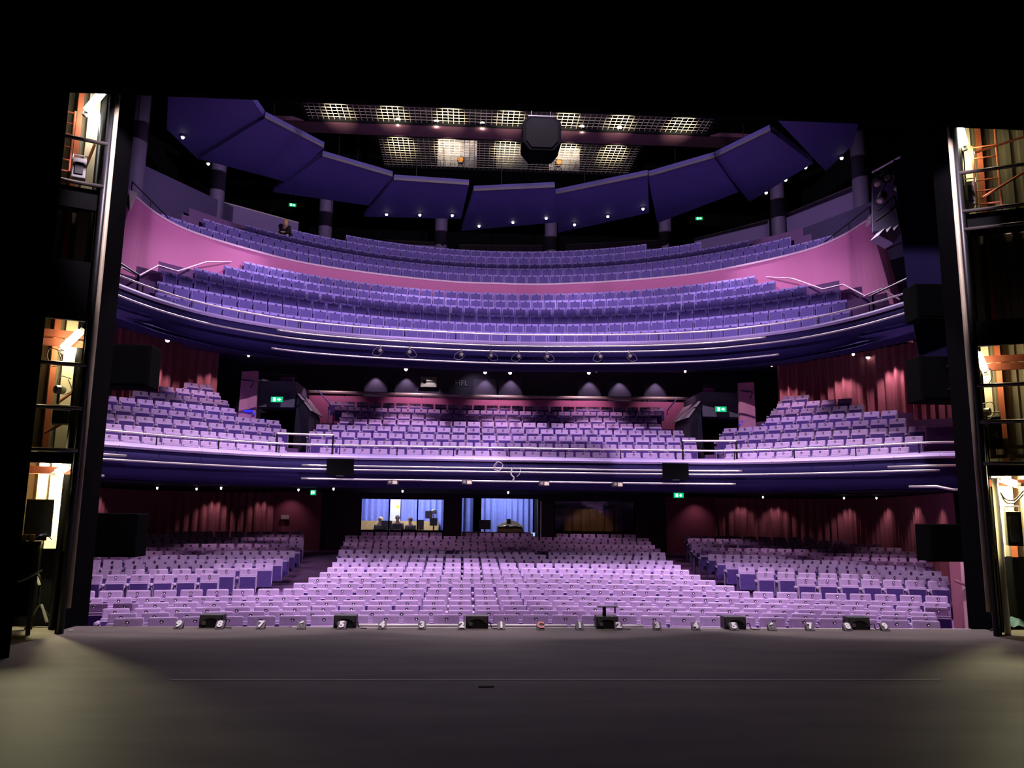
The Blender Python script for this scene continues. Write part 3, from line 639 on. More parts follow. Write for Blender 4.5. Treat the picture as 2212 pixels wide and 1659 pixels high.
curtain('dark red curtain along the right rear wall of the stalls', [(8.6, 31.3), (11.5, 31.0), (13.0, 30), (13.35, 27.5), (12.8, 24), (11.9, 21)], 0.0, 2.46, 9, 0.08)
# downlight pools on the curtains
for (x, y), (tx, ty), pw_ in (((-10.9, 25.7), (-11.4, 26.3), 95), ((-9.75, 26.75), (-10.1, 27.2), 50), ((-12.35, 23.4), (-12.9, 23.6), 95), ((9.8, 26.75), (10.2, 27.4), 80), ((11.1, 25.6), (11.7, 26.1), 80), ((12.0, 24.0), (12.6, 24.4), 90), ((12.75, 21.9), (13.3, 22.2), 70)):
    z, t = 6.72, (tx, ty, 3.2)
    spot((x, y, z), t, pw_, (1.0, 0.62, 0.72), 96, 0.7, 0.04)
for (x, y), pw_ in (((-12.35, 23.5), 26), ((-10.6, 30.75), 24), ((-8.9, 30.85), 16), ((9.6, 30.85), 12), ((12.4, 24.2), 26), ((12.85, 26.8), 24), ((11.65, 21.9), 28), ((-12.75, 27), 20), ((12.75, 29.3), 20), ((10.9, 30.7), 16)):
    spot((x, y, 2.42), (x*1.01, y+0.1, 0.6), pw_, (1.0, 0.66, 0.72), 100, 0.6, 0.04)
# house downlights over rear stalls and the rear circle
for sgn in (-1, 1):
    wallbox('wall_rear_red_'+('left' if sgn < 0 else 'right'), min(sgn*6.75, sgn*8.7), max(sgn*6.75, sgn*8.7), 31.5, 31.6, -0.1, 2.5, REDW)
    spot((sgn*7.9, 30.9, 2.42), (sgn*7.9, 31.5, 1.0), 14, (1.0, 0.6, 0.7), 100, 0.9, 0.04)
    spot((sgn*5.9, 25.6, 2.36), (sgn*5.7, 26.0, 0), 40, (1.0, 0.72, 0.95), 110, 0.8, 0.04)
for x, pw_ in ((-3.6, 40), (-1.4, 34), (2.2, 22), (4.0, 40)):
    spot((x, 25.2, 2.36), (x, 26.9, 0.5), pw_, (1.0, 0.6, 0.78), 100, 0.6, 0.04)
for x, y, pw_ in ((-8.2, 24.5, 90), (-10.5, 22.2, 90), (8.2, 24.5, 90), (10.6, 22.2, 90), (-2.8, 28.6, 45), (3.2, 28.8, 45), (0.2, 29.0, 30), (7.4, 27.5, 50), (-7.2, 27.0, 50)):
    spot((x, y, 2.38), (x, y+0.1, 0), pw_, (1.0, 0.62, 0.85), 100, 0.5, 0.04)
for x, e_ in ((-3.25, 1.0), (0.05, 1.1), (3.4, 0.95), (-6.1, 0.25), (6.4, 0.25)):
    spot((x, 26.7, 6.5), (x, 27.0, 4.4), 230*e_, (1.0, 0.66, 0.9), 88, 0.45, 0.04)
    spot((x, 28.8, 6.8), (x, 29.2, 4.4), 170*e_, (1.0, 0.6, 0.8), 92, 0.45, 0.04)
for x, pw_ in ((-6.5, 40), (-3.25, 70), (0.05, 75), (3.4, 70), (6.6, 40)):
    spot((x, 30.3, 6.95), (x, 31.2, 5.9), pw_, (1.0, 0.6, 0.75), 100, 0.6, 0.04)
for sgn in (-1, 1): spot((sgn*9.0, 24.6, 6.55), (sgn*9.5, 25.6, 4.6), 130, (1.0, 0.68, 0.9), 95, 0.6, 0.04)
for x, y, pw_ in ((-8.7, 24.0, 110), (8.7, 24.0, 110), (-10.2, 22.2, 80), (10.2, 22.2, 80)):
    spot((x, y, 6.6), (x, y-0.5, 4.2), pw_, (0.85, 0.6, 1.0), 85, 0.5, 0.05)
# ================================================================== CIRCLE: STAIR BOXES, FINS, DOORS
for sgn, nm, uv in ((-1, 'left', ((553, 822), (637, 826), (637, 880), (560, 878))), (1, 'right', ((1516, 846), (1600, 848), (1590, 900), (1517, 899)))):
    P = [atY(u, v, 25.5) for u, v in uv]
    xs = sorted(p.x for p in P); x0, x1 = xs[0], xs[-1]; zt = P[0].z; zb_ = P[3].z
    g = thing('stair_box', ('black stair enclosure with rail and exit sign at the left of the circle', 'grey stair enclosure with exit sign at the right of the circle')[sgn > 0], 'stair enclosure', ((x0+x1)/2, 25.5, 2.6), 'stair enclosures of the circle')
    mbx = MB(); mbx.box(((x0+x1)/2, 26.6, (zt+zb_)/2), (x1-x0, 2.1, zt-zb_)); mbx.build('upper_box', mat('stair_grey', (0.10, 0.085, 0.12), 0.6), g)
    xi = x1 if sgn < 0 else x0
    a = [(xi-sgn*0.02, 25.2, 2.5), (xi-sgn*0.55, 25.0, 2.5), (xi-sgn*0.55, 25.0, 4.85), (xi-sgn*0.08, 25.4, 5.45)]
    MB().slab(a, (0, 1.9, 0)).build('side_parapet', mat('stair_dark', (0.02, 0.015, 0.025), 0.6), g)
    MB().slab([(xi-sgn*0.08, 25.35, 5.46), (xi-sgn*0.6, 24.95, 4.86), (xi-sgn*0.66, 25.0, 4.86), (xi-sgn*0.14, 25.4, 5.46)], (0, 1.9, 0.03)).build('coping', mat('pale_coping', (0.3, 0.22, 0.25), 0.6), g)
    MB().tube([(xi-sgn*0.5, 26.6, 5.75), (xi-sgn*0.95, 26.3, 5.25), (xi-sgn*0.95, 26.3, 5.0)], 0.02, 6).build('stair_rail', mat('rail_purple', (0.25, 0.2, 0.5), 0.4, 0.4), g)
    MB().tube([(x0+.1, 25.7, zt), (x0+.1, 25.7, zt+.25), (x1-.1, 25.7, zt+.25), (x1-.1, 25.7, zt)], 0.022, 6).build('top_rail', DARKM, g)
    MB().box(((x0+x1)/2, 26.9, (2.5+zb_)/2-0.1), (x1-x0+0.6*0, 1.2, zb_-2.5)).build('passage', BLACK, g)
    # small pink board above
    MB().box((xi+sgn*0.45, 26.2, zt+0.13), (0.42, 0.05, 0.24)).build('notice_board', PINKW, g)
    q = atY(*((535, 845), (1612, 868))[sgn > 0], 25.0)
    f = thing('wall_fin', 'upright pink wall fin with a small rail beside the %s stair of the circle' % nm, 'wall fin', (q.x, q.y, 3.6), 'pink wall fins')
    MB().slab([(q.x-.25, q.y, 3.9), (q.x+.25, q.y-.1*sgn, 3.9), (q.x+.28, q.y, q.z+.65), (q.x-.22, q.y, q.z+.62)], (0, 0.12, 0)).build('fin_board', mat('fin_pink', (0.5, 0.2, 0.26), 0.7), f)
    MB().tube([(q.x-.2, q.y-.08, q.z+.35), (q.x+.2, q.y-.08, q.z+.3), (q.x+.1, q.y-.08, q.z+.1)], 0.02, 6).build('rail', DARKM, f)
    for k, (du, dv) in enumerate(((0, 0), (32, 18), (12, 6))):
        u, v = ((537, 888), (1610, 911))[sgn > 0]; b = atY(u+du*(-sgn), v+dv, 25.0)
        o = MB().box(b, (0.3 if k == 0 else 0.06, 0.04, 0.06 if k == 0 else 0.04)).build('step_light', em('step_blue', (0.03, 0.04, 1.0), 0.7))
        tag(o, 'glowing blue step light on the %s circle gangway, %s of three' % (nm, ('widest', 'lowest', 'middle')[k]), 'step light', 'blue step lights')
    point((sgn*8.2, 24.6, 4.3), 8, (0.1, 0.12, 1.0), 0.05)
hr = thing('handrail', 'polished rail on top of the pink half wall behind the circle', 'handrail', (0, 31.2, 6.3))
MB().tube([(-7.9, 31.25, 6.40), (-4, 31.22, 6.36), (0, 31.2, 6.33), (4, 31.22, 6.36), (8.1, 31.25, 6.42)], 0.06, 8).build('rail', RAILM, hr)
for x in (-6, -3, 0, 3, 6): MB().tube([(x, 31.3, 6.2), (x, 31.3, 6.36)], 0.03, 6).build('post', DARKM, hr)
k = 0
for u in (812, 878, 1048, 1103, 1273, 1338, 1415):
    k += 1
    p = atY(u, 828, 33.55); d = thing('door_%d' % k, None, None, (p.x, 33.55, 5.0)); d['kind'] = 'structure'
    MB().box((p.x, 33.56, 6.2), (1.0, 0.06, 2.4)).build('leaf', mat('corridor_door', (0.17, 0.13, 0.22), 0.6), d)
    MB().lathe((p.x+(0.38 if k % 2 else -0.38), 33.5, 6.55), [(0.045, 0), (0.045, 0.04)], 8, (0, -1, 0)).build('handle', DARKM, d)
    spot((p.x, 33.22, 7.66), (p.x, 33.5, 6.2), 20, (0.95, 0.75, 1.0), 74, 0.6, 0.03)
for u, s_ in ((925, 0), (620, 1), (562, 1)):
    p = atY(u, 800, 33.0); spot((p.x, 33.05, 7.66), (p.x, 33.5, 6.3), 26, (0.9, 0.75, 1.0), 70, 0.4, 0.03)
p = atY(926, 825, 33.5); g = thing('wall_plaque', 'pale framed plaque with a key shaped mark on the corridor wall', 'sign', p)
MB().box(p, (0.68, 0.04, 0.44)).build('board', mat('plaque_pale', (0.7, 0.66, 0.5), 0.4), g)
mk = MB(); mk.lathe(p+Vector((-0.17, -0.02, 0)), [(0.075, 0), (0.075, 0.015), (0.045, 0.015), (0.045, 0)], 16, (0, -1, 0)); mk.box(p+Vector((0.08, -0.027, 0.0)), (0.36, 0.015, 0.03)); mk.box(p+Vector((-0.25, -0.027, 0.06)), (0.03, 0.015, 0.05), mi=0)
mk.build('key_mark', BLACK, g)
p = atY(1152, 830, 33.5); tag(MB().box(p, (0.62, 0.04, 0.38)).build('wall_panel', mat('panel_mauve', (0.12, 0.1, 0.12), 0.6)), 'plain grey mauve plaque on the corridor wall', 'sign')
def text(body, name, m, size, loc, rot, ext=0.006, parent=None, offs=0.0):
    cu = bpy.data.curves.new(name, 'FONT'); cu.body = body; cu.size = size; cu.extrude = ext; cu.align_x = 'CENTER'; cu.align_y = 'CENTER'; cu.offset = offs
    cu.materials.append(m); tmp = bpy.data.objects.new(name, cu); C.objects.link(tmp)
    me = bpy.data.meshes.new_from_object(tmp.evaluated_get(bpy.context.evaluated_depsgraph_get())); bpy.data.objects.remove(tmp)
    o = bpy.data.objects.new(name, me); C.objects.link(o); o.location = loc; o.rotation_euler = rot
    if parent is not None:
        o.parent = parent
        if parent.type == 'EMPTY': o.location = Vector(loc)-parent.location
    return o
p = atY(997, 828, 33.55)
tag(text('HFL', 'wall_letters', mat('letter_grey', (0.75, 0.72, 0.75), 0.5), 0.33, (p.x, 33.55, p.z), (PI/2, 0, 0), 0.015), 'grey letters HFL on the dark corridor wall', 'letters')
spot((p.x+.4, 32.7, 7.6), (p.x+.6, 33.55, 6.7), 9, (0.9, 0.8, 1.0), 110, 0.9, 0.04)  # added wash spot, brightens the wall letters
# ================================================================== PEOPLE
SKIN = mat('skin', (0.55, 0.33, 0.24), 0.6); DARKC = mat('dark_clothes', (0.012, 0.011, 0.013), 0.9)
def skin_mesh(name, verts, edges, rad, m, parent, root=0):
    me = bpy.data.meshes.new(name); me.from_pydata(verts, edges, []); me.materials.append(m)
    o = bpy.data.objects.new(name, me); C.objects.link(o)
    o.modifiers.new('skin', 'SKIN')
    for i, v in enumerate(me.skin_vertices[0].data):
        r = rad[i]; v.radius = (r, r) if not isinstance(r, tuple) else r; v.use_root = i == root
    o.modifiers.new('sub', 'SUBSURF').levels = 2; o.modifiers['sub'].render_levels = 2
    dg = bpy.context.evaluated_depsgraph_get(); ev = o.evaluated_get(dg); me2 = bpy.data.meshes.new_from_object(ev)
    bpy.data.objects.remove(o); o2 = bpy.data.objects.new(name, me2); C.objects.link(o2)
    for p in me2.polygons: p.use_smooth = True
    o2.parent = parent; return o2
def person(label, loc, rz, seated, hair, hairlong, lean=0.12, cap=False):
    g = thing('person', label, 'person', loc); h = 0.45 if seated else 0.92
    V = [(0, 0, h), (0, -lean*.5, h+.25), (0, -lean, h+.48), (0, -lean-.02, h+.56), (0, -lean-.05, h+.66), (0, -lean-.045, h+.76),
         (.19, -lean, h+.45), (.23, -lean-.02, h+.18), (.15, -lean-.25, h+.14), (-.19, -lean, h+.45), (-.23, -lean-.02, h+.18), (-.15, -lean-.25, h+.14)]
    E_ = [(0, 1), (1, 2), (2, 3), (3, 4), (4, 5), (2, 6), (6, 7), (7, 8), (2, 9), (9, 10), (10, 11)]
    Rr = [.15, .14, .15, .058, .088, .08, .055, .045, .035, .055, .045, .035]
    if seated: legs = [(.1, -.42, h), (.1, -.44, .06), (-.1, -.42, h), (-.1, -.44, .06)]
    else: legs = [(.1, 0.0, .48), (.11, 0.02, .06), (-.1, -.03, .48), (-.11, 0, .06)]
    V += legs; E_ += [(0, 12), (12, 13), (0, 14), (14, 15)]; Rr += [.075, .05, .075, .05]
    for s_, wi in ((1, 8), (-1, 11)):
        wx_, wy_, wz_ = V[wi]; b = len(V); V.append((wx_, wy_-.06, wz_-.005)); E_.append((wi, b)); Rr.append(.03)
        for f in range(5):
            fx = (f-2)*.02 if f < 4 else -s_*.045; V.append((wx_+fx, wy_-(.13 if f < 4 else .085)+abs(f-1.5)*.006, wz_-.02)); E_.append((b, len(V)-1)); Rr.append(.009)
    body = skin_mesh('body', V, E_, Rr, SKIN, g)
    # nose and face
    hd = Vector((0, -lean-.05, h+.70))
    VC = V[:3]+[(V[6][0], V[6][1], V[6][2]), V[7], (V[8][0], V[8][1]+.03, V[8][2]), V[9], V[10], (V[11][0], V[11][1]+.03, V[11][2])]
    skin_mesh('shirt', VC, [(0, 1), (1, 2), (2, 3), (3, 4), (4, 5), (2, 6), (6, 7), (7, 8)], [.165, .155, .165, .07, .06, .045, .07, .06, .045], DARKC, g)
    VT = [(0, 0, h)]+legs; skin_mesh('trousers', VT, [(0, 1), (1, 2), (0, 3), (3, 4)], [.165, .09, .06, .09, .06], DARKC, g)
    hm = MB(); prof = [(0.0, .115), (.05, .105), (.09, .06), (.1, .01), (.095, -.04 if not hairlong else -.14), (.08, -.05 if not hairlong else -.15)]
    hm.lathe(hd+Vector((0, .025, .0)), prof[::-1], 14); hm.build('hair', hair, g, smooth=True).matrix_parent_inverse = Matrix()
    nm_ = MB().hexa([hd+Vector(q) for q in ((-.014, -.088, -.03), (.014, -.088, -.03), (.004, -.088, .02), (-.004, -.088, .02))], [hd+Vector(q) for q in ((-.008, -.115, -.025), (.008, -.115, -.025), (.003, -.095, .015), (-.003, -.095, .015))])
    nm_.build('nose', SKIN, g).matrix_parent_inverse = Matrix()
    for s_ in (-.032, .032):
        MB().lathe(hd+Vector((s_, -.082, .012)), [(.012, 0), (.01, .008), (0, .011)], 8, (0, -1, 0)).build('eye', mat('eye_dark', (.03, .02, .02), .3), g).matrix_parent_inverse = Matrix()
    MB().box(hd+Vector((0, -.088, -.055)), (.045, .012, .01)).build('mouth', mat('lip', (.4, .15, .13), .5), g).matrix_parent_inverse = Matrix()
    g.rotation_euler = (0, 0, rz); return g
BLOND = mat('blond_hair', (0.55, 0.34, 0.14), 0.7); BROWN = mat('brown_hair', (0.10, 0.055, 0.03), 0.7); GREYH = mat('grey_cap', (0.12, 0.11, 0.12), 0.7)
p = atY(625, 490, 32.3)
person('blond person in dark clothes bending over seats in the upper circle', (p.x, p.y, p.z-1.44), -0.7, False, BLOND, True, 0.16)
# ================================================================== CONTROL ROOMS AT THE BACK OF THE STALLS
wallbox('wall_booth_rear', -6.2, 2.0, 34.9, 35.1, 0, 2.9, mat('booth_wall', (0.25, 0.25, 0.5), 0.8)); wallbox('wall_booth_left', -5.9, -5.75, 31.8, 34.9, 0, 2.9, mat('booth_wall', (0.25, 0.25, 0.5), 0.8))
wallbox('wall_booth_divide', -1.75, -1.55, 31.8, 34.9, 0, 2.9, BLACK); wallbox('wall_booth_right', 1.75, 1.9, 31.8, 34.9, 0, 2.9, BLACK)
wallbox('ceiling_booth', -6, 6.2, 31.8, 35, 2.75, 2.85, WHITEP); wallbox('floor_booth', -6, 6.2, 31.8, 35, 0.1, 0.2, mat('booth_floor', (0.1, 0.1, 0.12), 0.8))
BCU = mat('blue_curtain', (0.22, 0.26, 0.75), 0.85, 0, 0.2, 9)
for lab, x0, x1, sd in (('pale blue curtain at the back of the lit control room', -5.6, -1.9, 2), ('blue pleated curtain behind the sound desk', -1.5, 1.7, 4)):
    o = curtain(None, [(x0, 34.5), ((x0+x1)/2, 34.55), (x1, 34.5)], 0.25, 2.72, sd, 0.06, BCU, 0.26); tag(o, lab, 'curtain', 'blue control room curtains')
for x, y, e_ in ((-4.3, 33.0, 120), (-2.8, 33.2, 120), (0.4, 33.2, 110)):
    o = MB().lathe((x, y, 2.66), [(.1, 0), (.12, .08)], 12).build('ceiling_lamp', em('booth_lamp', (0.85, 0.9, 1.0), 5)); tag(o, 'round lamp on the control room ceiling, %s' % {-4.3: 'above the left person', -2.8: 'right of the centre bar', .4: 'above the sound desk'}[x], 'lamp', 'control room lamps')
    point((x, y, 2.5), e_, (0.82, 0.88, 1.0), 0.1)
def glassm():
    m = bpy.data.materials.new('window_glass'); m.use_nodes = True; nt = m.node_tree; nt.nodes.remove(nt.nodes['Principled BSDF']); out = nt.nodes['Material Output']
    tr = nt.nodes.new('ShaderNodeBsdfTransparent'); tr.inputs[0].default_value = (0.9, 0.9, 0.93, 1); gl = nt.nodes.new('ShaderNodeBsdfGlossy'); gl.inputs['Roughness'].default_value = 0.02
    fr = nt.nodes.new('ShaderNodeFresnel'); fr.inputs[0].default_value = 1.6; mx = nt.nodes.new('ShaderNodeMixShader')
    nt.links.new(fr.outputs[0], mx.inputs[0]); nt.links.new(tr.outputs[0], mx.inputs[1]); nt.links.new(gl.outputs[0], mx.inputs[2]); nt.links.new(mx.outputs[0], out.inputs[0]); return m
GLASS = glassm()
def window(n, x0, x1, z0, z1, bars):
    g = thing('window_%d' % n, None, None, ((x0+x1)/2, 31.6, z0)); g['kind'] = 'structure'
    MB().box(((x0+x1)/2, 31.68, (z0+z1)/2), (x1-x0, 0.012, z1-z0), rx=R(6)).build('pane', GLASS, g)
    f = MB()
    for z in (z0, z1): f.box(((x0+x1)/2, 31.66, z), (x1-x0+.06, 0.08, 0.05))
    for x in [x0, x1]+bars: f.box((x, 31.66, (z0+z1)/2), (0.045, 0.08, z1-z0))
    f.build('frame', BLACK, g)
window(1, -5.24, -2.02, 1.06, 2.29, [-4.15, -3.05]); window(2, 2.32, 5.5, 1.08, 2.29, [])
o = curtain(None, [(2.9, 33.6), (4.0, 33.7), (5.2, 33.6)], 0.25, 2.0, 11, 0.08, mat('brown_curtain', (0.35, 0.2, 0.1), 0.9), 0.4); tag(o, 'brown curtain dimly lit behind the dark window right of the sound desk', 'curtain')
spot((4.0, 32.4, 2.6), (4.0, 33.6, 0.9), 16, (1.0, 0.7, 0.45), 70, 0.5, 0.05)
# control room contents
tag(MB().box((-3.7, 32.3, 0.93), (3.3, 0.55, 0.06)).build('control_desk', mat('desk_dark', (0.04, 0.035, 0.03), 0.5)), 'long dark desk inside the control room window', 'desk')
tag(MB().box((-4.0, 34.2, 0.8), (3.4, 0.35, 1.2)).build('shelf_unit', WOOD), 'low pine shelf unit along the control room back curtain', 'shelf')
g = thing('notice_board', 'tall white notice sheet with a yellow sticker on the control room curtain', 'notice', (-4.15, 34.38, 1.7))
MB().box((-4.15, 34.38, 1.8), (0.42, 0.03, 1.0)).build('sheet', WHITEP, g)
o = MB().box((-4.05, 34.36, 2.0), (0.12, 0.012, 0.13)).build('yellow_sticker', mat('sticker_yellow', (0.8, 0.65, 0.02), 0.5), g)
for i, (x, h_, r_, c_, lo, lab) in enumerate(((-4.72, 0.8, 0.5, BLOND, False, 'fair-haired person in black seated leftmost in the control room'), (-3.92, 0.9, 0.0, GREYH, False, 'person in a grey cap and black top seated in the middle of the control room'), (-3.3, 0.8, -0.5, BROWN, False, 'brown-haired person in black seated rightmost in the control room'))):
    person(lab, (x, 33.15, 0.32+(0.0 if i != 1 else 0.07)), r_, True, c_, lo, 0.2)
    tag(MB().box((x, 33.25, 0.40), (0.40, 0.36, 0.40)).build('stool', PLASTIC, bevel=.03), 'low black stool under the %s person in the control room' % ('leftmost', 'middle', 'rightmost')[i], 'stool', 'control room stools')
def monitor(label, c, wd, hg, rz=0.0, z_desk=None):
    c = Vector(c); g = thing('computer_monitor', label, 'monitor', c)
    MB().box(c, (wd, 0.05, hg), rz=rz).build('screen', PLASTIC, g, bevel=.008); MB().box(c+Vector((0, .02, -hg/2-.06)), (.05, .04, .14), rz=rz).build('stand', PLASTIC, g); MB().box(c+Vector((0, .02, -hg/2-.12)), (.22, .16, .02), rz=rz).build('foot', PLASTIC, g)
monitor('dark monitor in front of the fair-haired person in the control room', (-4.3, 32.35, 1.26), 0.42, 0.34)
monitor('tall dark monitor beside the rightmost person in the control room', (-2.95, 32.4, 1.28), 0.24, 0.4)
g = thing('headset_stand', 'stand with a white rounded lamp and grey screen at the right of the control room', 'stand', (-2.45, 32.6, 0.2))
MB().tube([(-2.45, 32.6, .2), (-2.45, 32.6, 1.7)], .03, 6).build('pole', PLASTIC, g); MB().lathe((-2.45, 32.6, 1.72), [(.1, 0), (.12, .06), (.09, .15), (0, .18)], 12).build('lamp_head', WHITEP, g, smooth=True); MB().box((-2.45, 32.55, 1.4), (.3, .2, .3)).build('control_box', PLASTIC, g); MB().box((-2.64, 32.42, 1.68), (.3, .04, .3), rz=.2).build('tilted_screen', GREYM, g)
# sound desk
g = thing('sound_desk', 'brown sound mixing desk in the open booth at the back of the stalls', 'mixing desk', (0.1, 31.4, 0.2))
MB().box((0.15, 31.35, 0.62), (2.9, 0.5, 0.86)).build('desk_front', mat('desk_brown', (0.05, 0.025, 0.015), 0.5), g)
MB().hexa([(0.05, 31.2, 1.05), (1.1, 31.2, 1.05), (1.1, 31.9, 1.05), (0.05, 31.9, 1.05)], [(0.08, 31.22, 1.13), (1.07, 31.22, 1.13), (1.0, 31.9, 1.32), (0.1, 31.9, 1.32)]).build('console', mat('console_brown', (0.16, 0.085, 0.045), 0.35), g)
MB().box((0.58, 31.21, 1.02), (1.15, 0.06, 0.06)).build('armrest_strip', mat('strip_tan', (0.35, 0.2, 0.1), 0.4), g)
o = MB()
rnd = random.Random(2)
rows = [[(0.02+1.1*i/14, 31.35+0.42*j/6, 1.24+0.26*math.sin(PI*i/14)*math.sin(PI*(j+.5)/7)+rnd.uniform(-.025, .025)) for i in range(15)] for j in range(7)]
o.grid(rows); tag(o.build('dust_sheet', WHITEP, smooth=False), 'crumpled white patterned dust sheet over the sound desk', 'cloth')
monitor('black computer monitor left of the sound desk', (-0.42, 31.45, 1.33), 0.45, 0.36)
monitor('small black screen standing on the sound desk', (0.5, 31.4, 1.46), 0.16, 0.2)
tag(MB().box((-0.72, 31.9, 1.3), (0.32, 0.3, 2.2)).build('equipment_rack', BLACK), 'tall black rack left of the sound desk', 'rack')
g = thing('pole_stand', 'thin pale metal pole standing right of the sound booth', 'stand', (1.75, 31.3, 0.2))
MB().tube([(1.75, 31.3, 0.2), (1.75, 31.3, 2.25)], 0.022, 6).build('pole', mat('pole_pale', (0.7, 0.66, 0.6), 0.4), g); MB().lathe((1.75, 31.3, .19), [(.16, 0), (.14, .03), (.03, .05)], 12).build('base', DARKM, g)
g = thing('small_display', 'small bluish white display glowing right of the sound desk', 'display', (1.42, 31.0, .24)); MB().box((1.42, 31.0, 0.98), (0.14, 0.1, 0.13)).build('screen', em('display_blue', (0.4, 0.6, 1.0), 1.0), g); MB().tube([(1.42, 31.02, .2), (1.42, 31.02, .95)], .03, 6).build('pedestal', PLASTIC, g)
spot((0.5, 31.42, 2.72), (0.5, 31.6, 1.9), 14, (1.0, 0.55, 0.9), 84, 0.3, 0.02)
spot((0.2, 30.7, 2.38), (0.5, 31.5, 1.3), 9, (1.0, 0.92, 0.8), 50, 0.5, 0.03)  # added warm spot, brightens the front of the dust sheet
tag(MB().box(atY(616, 1117, 31.4), (.3, .06, .16)).build('wall_socket', mat('socket_pale', (.5, .4, .42), .5)), 'pale socket box on the red wall beside the left stalls curtain', 'socket')
# ================================================================== HUNG LOUDSPEAKERS
def speaker(label, u0, v0, u1, v1, Y, deep=0.5, rz=0.0, arms=True):
    a, b = atY(u0, v0, Y), atY(u1, v1, Y); c = (a+b)/2; wd, hg = abs(b.x-a.x), abs(a.z-b.z)
    g = thing('loudspeaker', label, 'loudspeaker', (c.x, c.y+deep/2, c.z-hg/2), 'hung black loudspeakers')
    MB().box((c.x, c.y+deep/2, c.z), (wd, deep, hg), rz=rz).build('cabinet', DRAPE, g, bevel=0.02)
    MB().box((c.x, c.y-0.012, c.z), (wd*0.88, 0.03, hg*0.86), rz=rz).build('grille', mat('grille_black', (0.0012, 0.0012, 0.0015), 0.95, 0, .2, 3, 0, .02), g)
    sx = -1 if c.x < 0 else 1; xw = -7.9 if sx < 0 else 8.0
    for dz in (-.25, .25) if arms else (): MB().tube([(c.x, c.y+deep/2, c.z+dz*hg), (xw, c.y+deep/2, c.z+dz*hg), (xw, 13.61, c.z+dz*hg)], 0.03, 6).build('bracket_arm', DARKM, g)
    if not arms: MB().tube([(c.x, c.y+deep-.02, c.z), (c.x, 15.95, c.z)], 0.05, 6).build('wall_bracket', DARKM, g)
    return c, wd, hg
speaker('big black loudspeaker hung before the left circle curtain', 205, 742, 320, 836, 14.6)
speaker('big black loudspeaker hung over the left end of the stalls seats', 168, 1108, 290, 1204, 14.2)
speaker('big black loudspeaker hung before the right end of the circle', 1984, 768, 2106, 868, 14.6)
speaker('big black loudspeaker hung over the right end of the stalls seats', 2008, 1132, 2125, 1214, 14.2)
speaker('black loudspeaker high on the right, level with the upper circle front', 1978, 612, 2062, 690, 15.1, arms=False)
# central cluster
p = atY(1170, 292, 17.0); g = thing('speaker_cluster', 'large black polygonal loudspeaker cluster hanging in front of the ceiling grid', 'loudspeaker', p)
pr = [(-.44, .28), (-.30, .42), (.30, .42), (.44, .28), (.44, -.22), (.28, -.42), (-.28, -.42), (-.44, -.22)]
MB().slab([(p.x+a, p.y-.1, p.z+b) for a, b in pr], (0, 0.7, 0)).build('cabinet', DRAPE, g, bevel=0.03)
MB().slab([(p.x+a*.82, p.y-.12, p.z+b*.82) for a, b in pr], (0, 0.05, 0)).build('front_grille', mat('grille_dark', (0.003, 0.003, 0.003), 0.9, 0, .2, 3, 0, .02), g)
for s_ in (-.22, .22): MB().tube([(p.x+s_, p.y+.2, p.z+.4), (p.x+s_, p.y+.2, 19.95)], 0.005, 5).build('cable', DARKM, g)
MB().box((p.x, p.y+.2, p.z+.47), (.6, .3, .08)).build('yoke', DARKM, g)
p = atY(1208, 228, 15.5); o = MB().tube([(p.x+.12*math.cos(a), p.y, p.z+.06*math.sin(a)) for a in [2*PI*k/20 for k in range(21)]], .012, 6).build('rigging_ring', mat('ring_grey', (.2, .2, .22), .5)); tag(o, 'faint grey rigging ring above the black speaker cluster', 'ring')
tag(MB().tube([(p.x, p.y, p.z+.06), (p.x, p.y, 19.95)], .01, 5).build('rigging_wire', BLACK), 'thin wire carrying the grey rigging ring', 'wire')
# followspot bay seen through the rear grid slot
for i, (u, v, lab) in enumerate(((995, 346, 'followspot with orange lens seen through the ceiling grid left of the black cluster'), (1207, 351, 'followspot with orange lens seen through the ceiling grid right of the black cluster'))):
    p = atY(u, v, 31.0); g = thing('follow_spot', lab, 'stage light', p, 'followspots behind the grid')
    MB().lathe(p, [(.13, -.3), (.15, 0), (.13, .05)], 14, (0, -1, -.15)).build('barrel', DARKM, g)
    MB().lathe(p+Vector((0, -.06, 0)), [(.11, 0), (.09, .03), (0, .04)], 14, (0, -1, -.1)).build('lens', em('amber_lens', (1.0, .32, .03), .7), g)
    for s_ in (-.25, .25): MB().tube([p+Vector((0, 0, -.1)), (p.x+s_, p.y, 15.6)], .02, 5).build('leg', DARKM, g)
    point((p.x-.2, p.y-.1, p.z+.9), 12, (1, .95, .85), .08)
PP = mat('pale_panel', (.55, .5, .55), .6)
for u0, u1, v1, m_, lab in ((945, 1030, 300, PP, 'pale lit panel in the bay behind the left followspot'), (1072, 1140, 312, mat('grey_mesh', (.16, .16, .17), .7), 'grey screen in the bay between the two followspots'), (1186, 1252, 318, PP, 'pale lit panel in the bay behind the right followspot')):
    a, b, c = atY(u0, 340, 31.9), atY(u1, 340, 31.9), atY(u0, v1, 31.9)
    tag(MB().box(((a.x+b.x)/2, 31.93, (15.6+c.z)/2), (b.x-a.x, .05, c.z-15.6)).build('bay_panel', m_), lab, 'panel', 'panels of the followspot bay')
p = atY(1094, 366, 31.2); tag(MB().lathe((p.x, p.y, 15.6), [(.2, 0), (.19, .08), (.12, .17), (0, .2)], 14).build('dome_lamp', em('green_white', (.5, .85, .65), .5), smooth=True), 'pale green dome lamp on the floor of the followspot bay', 'lamp')
wallbox('wall_bay_rear', -7, 7.5, 33.0, 33.1, 15.6, 19.9, BLACK)
